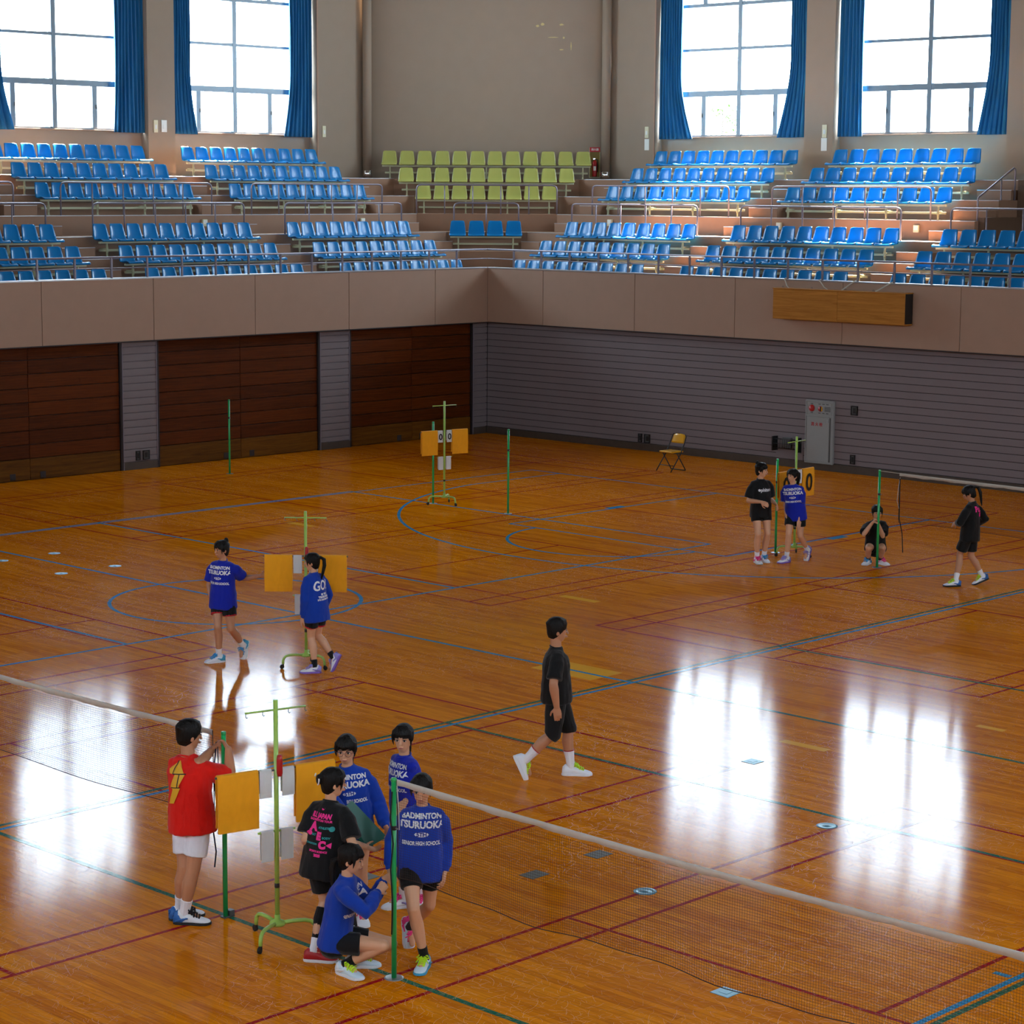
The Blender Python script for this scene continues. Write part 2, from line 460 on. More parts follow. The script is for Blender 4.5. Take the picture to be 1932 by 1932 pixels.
LZ = {'red': 0.0008, 'green': 0.0011, 'blue': 0.0014}
def hline(y, x0, x1, c, w=0.05):
    G().box(x0, x1, y-w/2, y+w/2, -0.01, LZ[c]).build('court_line', MT['line_'+c], floor)
def vline(x, y0, y1, c, w=0.05):
    G().box(x-w/2, x+w/2, y0, y1, -0.01, LZ[c]+0.0001).build('court_line', MT['line_'+c], floor)
def arc(cx, cy, r, a0, a1, c, w=0.05, n=48):
    g = G(); vs = []; fs = []
    for i in range(n+1):
        a = a0+(a1-a0)*i/n
        for rr, z in ((r-w/2, -0.01), (r-w/2, LZ[c]+0.0002), (r+w/2, LZ[c]+0.0002), (r+w/2, -0.01)):
            vs.append((cx+rr*math.cos(a), cy+rr*math.sin(a), z))
    for i in range(n):
        for k in range(3): fs.append((i*4+k, (i+1)*4+k, (i+1)*4+k+1, i*4+k+1))
    g.add(vs, [f[::-1] for f in fs]); g.build('court_line', MT['line_'+c], floor)
for net_x in (-9.45, -27.47):                        # badminton courts, four across in two rows
    for k in range(4):
        y1 = -1.87-8.08*k; y0 = y1-6.10; yc = (y0+y1)/2
        for y in (y0+0.02, y0+0.46, y1-0.46, y1-0.02): hline(y, net_x-6.7, net_x+6.7, 'red', 0.042)
        for d in (1.98, 5.94, 6.68):
            for s in (-1, 1): vline(net_x+s*d, y0, y1, 'red', 0.042)
        for s in (-1, 1): hline(yc, min(net_x+s*1.98, net_x+s*6.68), max(net_x+s*1.98, net_x+s*6.68), 'red', 0.042)
# volleyball, far: end line, attack lines, side lines
for y in (-5.64, -14.66): hline(y, -27.48, -9.5, 'blue', 0.055)
for x in (-27.48, -21.47, -15.5, -9.5): vline(x, -14.66, -5.64, 'blue', 0.055)
# volleyball, near
for y in (-20.63, -29.57): hline(y, -27.45, -9.45, 'green', 0.055)
for x in (-27.44, -21.5, -18.45, -15.47, -9.45): vline(x, -29.57, -20.63, 'green', 0.055)
# basketball
hline(-20.74, -32.5, -4.45, 'blue', 0.055); hline(-5.74, -32.5, -4.45, 'blue', 0.05)
hline(-29.48, -32.5, -4.45, 'blue', 0.055); hline(-29.36, -24.16, -24.1, 'blue', 0.14)
vline(-18.48, -20.74, -5.74, 'blue', 0.055); vline(-4.45, -20.74, -5.74, 'blue', 0.05)
arc(-18.48, -13.2, 1.8, 0, 2*math.pi, 'blue', 0.055)
arc(-10.3, -13.2, 1.8, math.pi/2, 3*math.pi/2, 'blue', 0.055)
arc(-6.05, -13.2, 6.74, math.pi*0.545, math.pi*1.455, 'blue', 0.055, 64)
for s in (-1, 1): hline(-13.2+s*6.66, -7.0, -4.45, 'blue'); hline(-13.2+s*2.45, -10.3, -4.45, 'blue')
vline(-10.3, -15.65, -10.75, 'blue')
for y in (-10.66, -15.74): hline(y, -7.6, -7.15, 'blue', 0.13)
# worn pale patches of newer boards
PATCH = mat('newer_floor_board', (250, 176, 50), 0.5, coat=0.25, coat_rough=0.12, spec=0.0, var=0.12, var_scale=3, aniso_scale=(12, 1, 1))
for x0, x1, y0, y1 in ((-18.75, -18.15, -20.3, -19.3), (-19.55, -19.42, -24.35, -23.75), (-17.42, -17.32, -25.2, -24.85), (-13.1, -12.95, -8.6, -7.9), (-14.9, -14.75, -16.9, -16.2)):
    G().box(x0, x1, y0, y1, -0.01, 0.0005).build('floor_board', PATCH, floor)
# floor sockets and covers
for x, y in ((-24.85, -25.15), (-24.01, -25.14), (-25.95, -24.17)):
    g = G(); g.cbox(-0.11, 0.11, -0.085, 0.085, -0.01, 0.003, 0.002); g.tube([(0.05, 0, 0.003), (0.05, 0, 0.0045)], 0.012, 8)
    g.build('floor_socket_cover', MT['plate'], floor, (x, y, 0))
for x, y in ((-25.92, -28.12), (-20.42, -24.08)):
    g = G(); g.cbox(-0.085, 0.085, -0.085, 0.085, -0.01, 0.004, 0.002); g.cbox(-0.04, 0.04, -0.04, 0.04, 0.0, 0.006, 0.002)
    g.build('floor_socket_cover', MT['plateb'], floor, (x, y, 0))
for x, y in ((-24.52, -26.13), (-21.81, -26.04), (-17.99, -9.6), (-18.99, -9.59), (-18.98, -7.96), (-17.97, -7.92)):
    g = G(); g.lathe([(0.0, -0.01), (0.10, -0.01), (0.10, 0.003), (0.075, 0.004), (0.07, 0.002), (0.02, 0.002), (0.018, 0.006), (0.0, 0.006)], seg=20)
    g.build('floor_socket_cover', MT['plateb'], floor, (x, y, 0))

# ------------------------------------------------------------------ lower walls: siding boards, baseboards, plank doors
wall_left = G().box(XL, 0.0, 0.09, 0.35, 0, 2.72).build('wall_left', MT['groove']); tag(wall_left, 'grey boarded wall between the wooden doors under the balcony', kind='structure')
wall_right = G().box(0.012, 0.35, YR, 0.35, 0, 2.72).build('wall_right', MT['groove']); tag(wall_right, 'grey horizontally boarded wall under the right balcony', kind='structure')
BZ = [0.165]+[2.579-0.1535*k for k in range(15, -1, -1)]+[2.715]
PIERS = [(-10.80, -9.90), (-5.36, -4.46), (-0.49, 0.0), (-16.25, -15.36), (-21.7, -20.8)]
for a, b in PIERS:
    for z0, z1 in zip(BZ[:-1], BZ[1:]):
        G().cbox(a+0.02, b-0.02 if b < 0 else b, 0.0, 0.04, z0+0.005, z1-0.005, 0.006).build('siding_board', MT['siding'], wall_left)
    g = G()
    for x in ((a, a+0.022), (b-0.022, b)):
        if x[1] < -0.001: g.cbox(x[0], x[1], -0.012, 0.09, 0, 2.715, 0.003)
    g.cbox(a+0.02, b-0.02, 0.03, 0.09, 0, 2.715, 0.003)
    g.build('pier_edge_trim', MT['rail'], wall_left)
for z0, z1 in zip(BZ[:-1], BZ[1:]):
    G().cbox(0.0, 0.03, -24.0, -0.01, z0+0.005, z1-0.005, 0.006).build('siding_board', MT['siding'], wall_right)
for i, (a, b) in enumerate(PIERS):
    g = G().cbox(a+0.02, min(b, -0.03), -0.012, 0.03, 0, 0.16, 0.003)
    tag(g.build('baseboard_left_%d' % (i+1), MT['baseb']), kind='structure')
tag(G().cbox(-0.022, 0.03, -24.0, -0.01, 0, 0.16, 0.004).build('baseboard_right', MT['baseb']), kind='structure')

DOORS = [(-15.36, -10.80), (-9.90, -5.36), (-4.46, -0.49), (-20.8, -16.25)]
for n, (a, b) in enumerate(DOORS):
    d = struct('door_%d' % (n+1), 'dark wooden plank door below the left balcony')
    G().box(a, b, 0.075, 0.09, 0, 2.72).build('door_backing', MT['doorframe'], d)
    g = G(); g.box(a, a+0.05, 0.0, 0.08, 0, 2.72); g.box(b-0.05, b, 0.0, 0.08, 0, 2.72); g.build('door_frame', MT['doorframe'], d)
    mid = (a+b)/2
    for x0, x1 in ((a+0.06, mid-0.004), (mid+0.004, b-0.06)):
        k = G().cbox(x0, x1, 0.022, 0.07, 0.015, 0.435, 0.006).build('kick_plank', MT['kick'], d)
        for i in range(8):
            z0 = 0.445+0.284*i
            G().cbox(x0, x1, 0.03+0.004*(i % 2), 0.07, z0, z0+0.272, 0.008).build('door_plank', MT['door'], d)
        xr = mid-0.42 if x1 < mid else mid+0.3
        G().cbox(xr-0.065, xr+0.065, 0.014, 0.03, 0.03, 0.16, 0.003).build('floor_pull', MT['doorframe'], k)

# ------------------------------------------------------------------ balcony front: panels, coping
FT, FB = 4.02, 2.71
wl = G(); wl.box(XL, -0.12, -0.11, 0.06, FB+0.02, FT-0.03); wbl = tag(wl.build('wall_balcony_left', MT['groove']), 'beige panelled front of the left balcony', kind='structure')
wr = G(); wr.box(-0.11, 0.06, YR, 0.06, FB+0.02, FT-0.03); wbr = tag(wr.build('wall_balcony_right', MT['groove']), 'beige panelled front of the right balcony', kind='structure')
JL = [-0.155, -1.90, -4.61, -7.34, -10.07, -12.84, -15.57, -18.3, -21.0]
for a, b in zip(JL[1:], JL[:-1]):
    G().cbox(a+0.006, b-(0.006 if b < -0.2 else -0.0), -0.155, -0.11, FB, FT-0.03, 0.004).build('fascia_panel', MT['fascia'], wbl)
JR = [-0.155, -1.98, -4.82, -7.69, -10.53, -13.39, -16.24, -19.1, -22.0]
for a, b in zip(JR[1:], JR[:-1]):
    G().cbox(-0.155, -0.11, a+0.006, b-(0.006 if b < -0.2 else -0.0), FB, FT-0.03, 0.004).build('fascia_panel', MT['fascia'], wbr)
G().cbox(-22, -0.162, -0.162, 0.07, FT-0.03, FT, 0.006).build('coping', MT['nosing'], wbl)
G().cbox(-0.162, 0.07, -22, -0.162, FT-0.03, FT, 0.006).build('coping', MT['nosing'], wbr)
G().cbox(-22, -0.158, -0.160, -0.08, FB-0.025, FB, 0.004).build('bottom_edge', MT['doorframe'], wbl)
G().cbox(-0.160, -0.08, -22, -0.158, FB-0.025, FB, 0.004).build('bottom_edge', MT['doorframe'], wbr)
tag(G().box(XL, 0.02, -0.11, 0.3, 2.70, 2.74).build('trim_1', MT['fascia']), 'underside of the left balcony edge', kind='structure')
tag(G().box(-0.11, 0.3, YR, 0.02, 2.70, 2.74).build('trim_2', MT['fascia']), 'underside of the right balcony edge', kind='structure')

# ------------------------------------------------------------------ the stepped stand
LEV = [(3.39, -0.05, 0.0), (3.85, 1.70, 2.05), (4.31, 2.65, 3.05), (4.77, 3.60, 4.05), (5.22, 4.85, 5.02), (5.68, 5.82, 6.30), (6.14, 6.78, 7.08)]
stand = struct('floor_stand', 'brown stepped concrete seating stand above the balcony')
YE = -10.46                                            # the upper tiers end at the stairwell
def tier_poly(e, g, yend):
    c = R2*g-e if g > 0 else e
    W = 8.5; Wd = R2*8.2-W
    front = [(XL, e)]+([(c, e), (e, c)] if g > 0 else [(e, e)])+[(e, yend)]
    return front+[(W, yend), (W, Wd), (Wd, W), (XL, W)]
zb = 2.74
for i, (z, e, g) in enumerate(LEV):
    G().prism(tier_poly(e, g, YE if i >= 4 else YR), zb, z).build('tier', MT['tier'], stand); zb = z
# metal edge strip along each tier front
for i, (z, e, g) in enumerate(LEV[1:], 1):
    c = R2*g-e
    yend = YE if i >= 4 else -22
    a = G(); a.cbox(-22, c, e-0.006, e+0.035, z-0.012, z+0.004, 0.002); a.cbox(e-0.006, e+0.035, yend, c, z-0.012, z+0.004, 0.002)
    a.build('tier_nosing', MT['nosing'], stand)
# half steps in the aisles
AISLE_L = [(-4.36, -3.44), (-9.98, -9.10), (1.36, 2.0)]
AISLE_R = [(-4.5, -3.62), (-10.4, -9.5), (1.36, 2.0)]
for i in range(1, 7):
    z, e, g = LEV[i]; zp = LEV[i-1][0]
    for a, b in AISLE_L:
        if b > 1 and i < 3: continue
        s = G().cbox(a, b, e-0.36, e+0.01, zp, (z+zp)/2, 0.006).build('step', MT['tier'], stand)
        G().cbox(a, b, e-0.366, e-0.33, (z+zp)/2-0.01, (z+zp)/2+0.004, 0.002).build('step_nosing', MT['nosing'], s)
    for a, b in AISLE_R:
        if b > 1 and i < 3: continue
        s = G().cbox(e-0.36, e+0.01, a, b, zp, (z+zp)/2, 0.006).build('step', MT['tier'], stand)
        G().cbox(e-0.366, e-0.33, a, b, (z+zp)/2-0.01, (z+zp)/2+0.004, 0.002).build('step_nosing', MT['nosing'], s)
# wall of the stairwell at the right end of the stand
MT['stair'] = mat('stairwell_wall', (104, 78, 60), 0.85, var=0.1, var_scale=3)
sw = G(); sw.box(6.6, 8.5, -22, YE, 4.77, 6.14); sw.box(5.0, 6.6, -10.62, YE, 4.77, 5.3)
tag(sw.build('wall_stairwell', MT['stair']), 'dark brown wall of the stairwell at the right end', kind='structure')

# ------------------------------------------------------------------ upper walls, windows, ceiling
SILL, WTOP = 7.27, 11.85
COL_L = [(-3.95, -3.11), (1.65, 3.46)]
COL_R = [(-4.17, -3.28), (1.70, 3.46), (-10.95, -9.18)]
WIN_L = [(-3.11, 1.65), (-8.70, -3.95)]
WIN_R = [(-3.28, 1.70), (-9.18, -4.17)]
COL_L.append((XL, -8.70)); COL_R.append((YR, -10.9))     # unseen window bays walled up on purpose, to cut extra daylight
wul = G(); wul.box(XL, 3.0, 8.4, 8.7, 6.14, SILL-0.03); wul.box(XL, 3.0, 8.4, 8.7, WTOP, ZC)
for a, b in COL_L: wul.box(a, b, 8.1, 8.7, 6.14, ZC)
wul = tag(wul.build('wall_upper_left', MT['wall']), 'upper beige wall with columns behind the left stand', kind='structure')
wur = G(); wur.box(8.4, 8.7, YR, 3.0, 6.14, SILL-0.03); wur.box(8.4, 8.7, YR, 3.0, WTOP, ZC)
for a, b in COL_R: wur.box(8.1, 8.7, a, b, 6.14, ZC)
wur = tag(wur.build('wall_upper_right', MT['wall']), 'upper beige wall with columns behind the right stand', kind='structure')
for a, b in WIN_L: G().cbox(a, b, 8.36, 8.7, SILL-0.03, SILL, 0.004).build('sill', MT['fascia'], wul)
for a, b in WIN_R: G().cbox(8.36, 8.7, a, b, SILL-0.03, SILL, 0.004).build('sill', MT['fascia'], wur)
g = G(); g.cbox(3.40, 3.46, 8.085, 8.12, 6.14, ZC, 0.004); g.cbox(1.65, 1.69, 8.085, 8.12, 6.14, ZC, 0.004); g.build('column_edge_strip', MT['fascia'], wul)
g = G(); g.cbox(8.085, 8.12, 3.40, 3.46, 6.14, ZC, 0.004); g.cbox(8.085, 8.12, 1.70, 1.74, 6.14, ZC, 0.004); g.build('column_edge_strip', MT['fascia'], wur)
wd = 8.14
P0, P1 = Vector((R2*wd-8.12, 8.12)), Vector((8.12, R2*wd-8.12))
wc = G(); nrm = Vector((1, 1))/R2*0.3
wc.prism([tuple(P0+Vector((-0.3, 0.3))), tuple(P1+Vector((0.3, -0.3))), tuple(P1+Vector((0.3, -0.3))+nrm), tuple(P0+Vector((-0.3, 0.3))+nrm)], 6.14, ZC)
wuc = tag(wc.build('wall_upper_corner', MT['wall']), 'blank beige diagonal wall behind the olive green seats', kind='structure')
SCUFF = mat('torn_paper_scuff', (202, 184, 128), 0.9, var=0.2, var_scale=40)
for t, z, w, h in ((1.38, 10.28, 0.10, 0.07), (1.52, 10.33, 0.12, 0.07), (2.03, 10.32, 0.13, 0.05), (1.80, 9.98, 0.3, 0.025), (2.1, 9.97, 0.06, 0.05), (2.30, 9.75, 0.03, 0.22), (2.04, 9.65, 0.11, 0.03)):
    c = Vector((wd/R2+t/R2, wd/R2-t/R2)); g = G()
    n = 10; vs = []
    for k in range(n):
        a = 2*math.pi*k/n; rr = 0.5*(0.75+0.5*random.random())
        vs.append((w*rr*math.cos(a), -0.002, h*rr*math.sin(a)))
    g.add(vs+[(v[0], 0.004, v[2]) for v in vs], [tuple(range(n))]+[(k, n+k, n+(k+1) % n, (k+1) % n) for k in range(n)])
    g.build('paper_scuff', SCUFF, wuc, (c.x, c.y, z), -math.pi/4)
def rear(name, lab, along_x):
    g = G()
    lo, hi = (XL, 9.0) if along_x else (YR, 9.0)
    def bx(a, b, z0, z1):
        if along_x: g.box(a, b, YR-0.3, YR, z0, z1)
        else: g.box(XL-0.3, XL, a, b, z0, z1)
    bx(lo, hi, 0, 7.3); bx(lo, hi, WTOP, ZC)
    p = lo
    while p < hi: bx(p, min(p+REAR_PIER, hi), 7.3, WTOP); p += 5.6
    return tag(g.build(name, MT['wall']), lab, kind='structure')
REAR_PIER = 4.3
rear('wall_rear_left', 'rear wall with high windows on the camera side', False)
rear('wall_rear_right', 'rear wall with high windows behind the camera', True)
tag(G().box(XL-0.3, 9.0, YR-0.3, 9.0, ZC, ZC+0.2).build('ceiling', MT['ceil']), 'pale board ceiling of the sports hall', kind='structure')
for a, b in WIN_L: portal('window_portal_left', ((a+b)/2, 8.62, 9.56), (b-a, 4.58), (0, -1, 0))
for a, b in WIN_R: portal('window_portal_right', (8.62, (a+b)/2, 9.56), (b-a, 4.58), (-1, 0, 0))
portal('window_portal_rear_left', (XL-0.2, -16.5, 9.57), (51, 4.55), (1, 0, 0))
portal('window_portal_rear_right', (-19, YR-0.2, 9.57), (56, 4.55), (0, 1, 0))

def make_window(n, a, b, side, mid):
    """a..b along the wall; side 'L' = wall y = 8.4, 'R' = wall x = 8.4"""
    w = struct('window_%d' % n, None)
    def bx(g, u0, u1, d0, d1, z0, z1, c=0.006):
        if side == 'L': g.cbox(u0, u1, 8.44+d0, 8.44+d1, z0, z1, c)
        else: g.cbox(8.44+d0, 8.44+d1, u0, u1, z0, z1, c)
        return g
    g = G(); bx(g, a, a+0.05, 0, 0.10, SILL, WTOP); bx(g, b-0.05, b, 0, 0.10, SILL, WTOP); bx(g, a, b, 0, 0.10, SILL, SILL+0.05); bx(g, a, b, 0, 0.10, WTOP-0.05, WTOP)
    g.build('window_frame', MT['alu'], w)
    bx(G(), mid-0.065, mid+0.065, -0.03, 0.10, SILL+0.02, WTOP-0.02).build('mullion', MT['alu'], w)
    for z, h in ((8.40, 0.075), (9.55, 0.038), (10.70, 0.045)):
        t = bx(G(), a+0.04, b-0.04, -0.02, 0.09, z-h, z+h).build('transom', MT['alu'], w)
    for s in (-1, 1):
        u = mid+s*1.19
        for z0, z1 in ((SILL+0.04, 8.36), (10.73, WTOP-0.04)):
            m = bx(G(), u-0.07, u+0.07, -0.015, 0.08, z0, z1).build('sash_post', MT['alu'], w)
            bx(G(), u+0.035, u+0.05, -0.04, -0.01, (z0+z1)/2-0.05, (z0+z1)/2+0.05, 0.003).build('sash_latch', MT['greyd'], m)
    us = [a+0.05, mid-1.245, mid-1.135, mid-0.05, mid+0.05, mid+1.135, mid+1.245, b-0.05]
    for z0, z1, q in ((SILL+0.05, 8.345, 4), (8.455, 9.52, 2), (9.58, 10.665, 2), (10.735, WTOP-0.05, 4)):
        cells = [(us[0], us[1]), (us[2], us[3]), (us[4], us[5]), (us[6], us[7])] if q == 4 else [(us[0], us[3]), (us[4], us[7])]
        for u0, u1 in cells:
            if u1-u0 < 0.05: continue
            g = G()
            if side == 'L': g.add([(u0, 8.50, z0), (u1, 8.50, z0), (u1, 8.50, z1), (u0, 8.50, z1)], [(0, 1, 2, 3)])
            else: g.add([(8.50, u0, z0), (8.50, u1, z0), (8.50, u1, z1), (8.50, u0, z1)], [(3, 2, 1, 0)])
            g.build('pane', MT['glass'], w)
    return w
WL = ['first tall aluminium window from the left, between blue curtains', 'second tall aluminium window from the left, between blue curtains', 'third tall aluminium window from the left, between blue curtains', 'fourth tall aluminium window from the left, between blue curtains']
make_window(1, *WIN_L[1], 'L', -6.52)['label'] = WL[0]
make_window(2, *WIN_L[0], 'L', -0.90)['label'] = WL[1]
make_window(3, *WIN_R[0], 'R', -0.90)['label'] = WL[2]
make_window(4, *WIN_R[1], 'R', -6.78)['label'] = WL[3]

def make_curtain(label, side, u_out, u_top, u_bot, folds=6, hang=8.9):
    """cloth gathered at one side of a window: wavy sheet with thickness"""
    nu, nv = folds*10, 26
    Z1, Z0 = WTOP+0.05, 7.22
    sg = 1 if u_top > u_out else -1
    rows = []
    for off in (0.0, 0.006):
        for j in range(nv+1):
            z = Z1+(Z0-Z1)*j/nv
            k = max(0.0, min(1.0, (hang-z)/(hang-Z0))); k = k*k*(1.6-0.6*k)
            inner = u_top+(u_bot-u_top)*k
            for i in range(nu+1):
                t = i/nu
                u = u_out+(inner-u_out)*(t+0.012*math.sin(9*t+z))
                ph = 2*math.pi*folds*t+0.5*math.sin(z*0.9+5*t)
                d = 0.075*math.sin(ph)*(0.75+0.25*math.sin(2.3*z+11*t))+0.02*math.sin(3*ph+1.0)
                dep = 8.29-d*0.75-0.03*k+off
                rows.append((u, dep, z) if side == 'L' else (dep, u, z))
    n = (nu+1)*(nv+1)
    fs = []
    for j in range(nv):
        for i in range(nu):
            a = j*(nu+1)+i
            q = (a, a+1, a+nu+2, a+nu+1)
            fs.append(q); fs.append(tuple(n+v for v in q[::-1]))
    for j in range(nv):
        for i in (0, nu):
            a = j*(nu+1)+i; fs.append((a, a+nu+1, n+a+nu+1, n+a))
    for i in range(nu):
        a = nv*(nu+1)+i; fs.append((a, a+1, n+a+1, n+a))
    g = G(); g.smooth = True; g.add(rows, fs)
    me = g.mesh('curtain', MT['curtain'])
    bm = bmesh.new(); bm.from_mesh(me); bmesh.ops.recalc_face_normals(bm, faces=bm.faces); bm.to_mesh(me); bm.free()
    return tag(obj('curtain', me), label, 'curtain', 'blue curtains at the high windows')
make_curtain('blue curtain cut off by the left edge of the picture', 'L', -8.72, -8.12, -7.76, 5)
make_curtain('wide blue curtain on the right side of the leftmost window', 'L', -3.93, -4.81, -4.86, 8)
make_curtain('narrow blue curtain on the left side of the second window', 'L', -3.06, -2.47, -2.24, 7)
make_curtain('blue curtain hanging right of the second window near the wall corner', 'L', 1.62, 0.87, 0.66, 7)
make_curtain('blue curtain left of the third window, flaring at its hem', 'R', 1.68, 0.95, 0.55, 8)
make_curtain('blue curtain right of the third window, swept in at the hem', 'R', -3.24, -2.68, -2.26, 7, 9.3)
make_curtain('straight blue curtain left of the rightmost window', 'R', -4.2, -4.90, -4.92, 6)
make_curtain('blue curtain on the right side of the rightmost window', 'R', -9.15, -8.55, -8.24, 7, 9.3)

# drain pipes standing in the corners of the diagonal wall
for lab, xx, yy in (('grey round pipe with chrome foot left of the diagonal wall', 3.31, 7.93), ('grey round pipe with chrome foot right of the diagonal wall', 7.93, 3.31)):
    p = thing('drain_pipe', lab, 'pipe', (xx, yy, 6.14), group='corner pipes')
    G().lathe([(0.125, 0.2), (0.125, 6.8)], seg=20).build('pipe', MT['wall'], p)
    G().lathe([(0.12, 0.0), (0.135, 0.02), (0.135, 0.2), (0.125, 0.22)], seg=20).build('foot_collar', MT['chrome'], p)
# ------------------------------------------------------------------ stand seats: rows of moulded shells bolted to one frame
def seat_mesh(name, m, w=1.0):
    prof = [(-.432, .362, .196), (-.440, .384, .203), (-.426, .402, .209), (-.36, .399, .213), (-.26, .386, .214), (-.17, .379, .213), (-.118, .388, .212),
            (-.088, .424, .210), (-.068, .50, .203), (-.048, .58, .193), (-.024, .67, .180), (-.006, .722, .170), (0.0, .741, .156), (.004, .750, .122)]
    nv = 10
    top, bot = [], []
    for i, (y, z, hw) in enumerate(prof):
        a = prof[max(i-1, 0)]; b = prof[min(i+1, len(prof)-1)]
        t = Vector((0, b[0]-a[0], b[1]-a[1])).normalized(); n = Vector((0, -t.z, t.y))      # up out of the pan, forward out of the back
        for k in range(nv+1):
            v = -1+2*k/nv
            c = 0.030*abs(v)**3 if 2 < i < 12 else 0.004*abs(v)**3
            p = Vector((hw*w*v, y, z))+n*c
            top.append(p); bot.append(p-n*0.012)
    g = G(); g.smooth = True
    N = len(top); W = nv+1; fs = []
    for i in range(len(prof)-1):
        for k in range(nv):
            a = i*W+k; q = (a, a+1, a+W+1, a+W)
            fs.append(q); fs.append(tuple(N+x for x in q[::-1]))
        for k in (0, nv):
            a = i*W+k; q = (a, a+W, N+a+W, N+a); fs.append(q if k == 0 else q[::-1])
    for k in range(nv):
        a = k; fs.append((a+1, a, N+a, N+a+1)); a = (len(prof)-1)*W+k; fs.append((a, a+1, N+a+1, N+a))
    g.add(top+bot, fs)
    return g.mesh(name, m)
SEAT_B = seat_mesh('seat_blue', MT['seat_blue'], 1.0); SEAT_BR = seat_mesh('seat_blue_wide', MT['seat_blue'], 1.04); SEAT_G = seat_mesh('seat_olive', MT['seat_green'], 1.0)
_frame_cache = {}
def seat_row(label, n, pitch, loc, rz, me, group):
    """n seats whose first centre stands at loc (seat back line, tier floor)"""
    t = thing('seat_row', label, 'seats', loc, rz, group)
    for i in range(n): obj('seat', me, t, (i*pitch, 0, 0))
    key = (n, round(pitch, 4))
    if key not in _frame_cache:
        L = (n-1)*pitch
        a = G().cbox(-0.19, L+0.19, -0.31, -0.25, 0.315, 0.36, 0.004).mesh('seat_rail', MT['seat_frame'])
        b = G().cbox(-0.12, L+0.12, -0.20, -0.155, 0.135, 0.185, 0.004).mesh('foot_rail', MT['seat_frame'])
        m = max(2, int(round(L/1.25))+1); lg = []
        g = G(); g.cbox(-0.02, 0.02, -0.295, -0.265, 0.0, 0.32, 0.003); g.cbox(-0.02, 0.02, -0.27, -0.05, 0.18, 0.21, 0.003); g.cbox(-0.03, 0.03, -0.31, -0.22, 0.0, 0.012, 0.003)
        g.tube([(0, -0.28, 0.05), (0, -0.33, 0.16), (0, -0.29, 0.30)], 0.012, 6)
        _frame_cache[key] = (a, b, g.mesh('bench_leg', MT['seat_frame']), [0.02+(L-0.04)*k/(m-1) for k in range(m)])
    a, b, lm, xs = _frame_cache[key]
    obj('seat_rail', a, t); obj('foot_rail', b, t)
    for x in xs: obj('leg', lm, t, (x, 0, 0))
    return t
ZF = [3.39, 3.85, 4.31, 5.22, 5.68, 6.14]
DB = [1.62, 2.57, 3.52, 5.75, 6.70, 7.65]
PL, PR, PD = 0.458, 0.479, 0.481
RN = ['front', 'middle', 'back']; UN = ['bottom', 'middle', 'top']
NUM = {4: 'four', 8: 'eight', 9: 'nine', 10: 'ten', 12: 'twelve', 3: 'three', 6: 'six'}
GB = 'rows of blue stand seats'
for k in range(3):
    seat_row('ten blue plastic seats, %s row of the lower block second from the left edge' % RN[k], 10, PL, (-9.0+PL*0.42, DB[k], ZF[k]), 0, SEAT_B, GB)
    seat_row('blue plastic seats, %s row of the lower block at the left edge' % RN[k], 6, PL, (-10.41+PL*0.42-5*PL, DB[k], ZF[k]), 0, SEAT_B, GB)
    seat_row('nine blue plastic seats, %s row of the lower block just left of the balcony corner' % RN[k], 9, PL, (-3.37+PL*0.42, DB[k], ZF[k]), 0, SEAT_B, GB)
    seat_row('ten blue plastic seats, %s row of the upper block under the leftmost window' % UN[k], 10, PL, (-9.0+PL*0.42, DB[k+3], ZF[k+3]), 0, SEAT_B, GB)
    seat_row('ten blue plastic seats, %s row of the upper block under the second window' % UN[k], 10, PL, (-3.33+PL*0.42, DB[k+3], ZF[k+3]), 0, SEAT_B, GB)
    seat_row('nine blue plastic seats, %s row of the lower block just right of the balcony corner' % RN[k], 9, PR, (DB[k], -3.60+PR*0.42+8*PR, ZF[k]), -math.pi/2, SEAT_BR, GB)
    seat_row('ten blue plastic seats, %s row of the lower block above the hanging wooden box' % RN[k], 10, PR, (DB[k], -5.11+PR*0.42, ZF[k]), -math.pi/2, SEAT_BR, GB)
    seat_row('blue plastic seats, %s row of the lower block at the right edge' % RN[k], 8, PR, (DB[k], -10.93+PR*0.42, ZF[k]), -math.pi/2, SEAT_BR, GB)
    seat_row('ten blue plastic seats, %s row of the upper block under the third window' % UN[k], 10, PR, (DB[k+3], -3.49+PR*0.42+9*PR, ZF[k+3]), -math.pi/2, SEAT_BR, GB)
    n = 9 if k == 2 else 10
    seat_row('%s blue plastic seats, %s row of the upper block under the rightmost window' % (NUM[n], UN[k]), n, PR, (DB[k+3], -5.0+PR*0.42, ZF[k+3]), -math.pi/2, SEAT_BR, GB)
seat_row('end of a blue seat row cut off by the left edge of the picture', 3, PL, (-10.12-0.25-2*PL, DB[3], ZF[3]), 0, SEAT_B, GB)
for n, w, z, lab in ((12, 7.75, ZF[5], 'twelve olive green plastic seats in the top row before the diagonal wall'), (10, 7.0, ZF[4], 'ten olive green plastic seats in the middle row of the corner block'), (8, 6.2, ZF[3], 'eight olive green plastic seats in the bottom row behind the corner railing')):
    t0 = -(n-1)/2*PD
    seat_row(lab, n, PD, ((w+t0)/R2, (w-t0)/R2, z), -math.pi/4, SEAT_G, 'rows of olive green corner seats')
t0 = -1.5*PD-0.03
seat_row('four blue plastic seats alone in the middle of the stand corner', 4, PD, ((3.95+t0)/R2, (3.95-t0)/R2, ZF[2]), -math.pi/4, SEAT_B, GB)

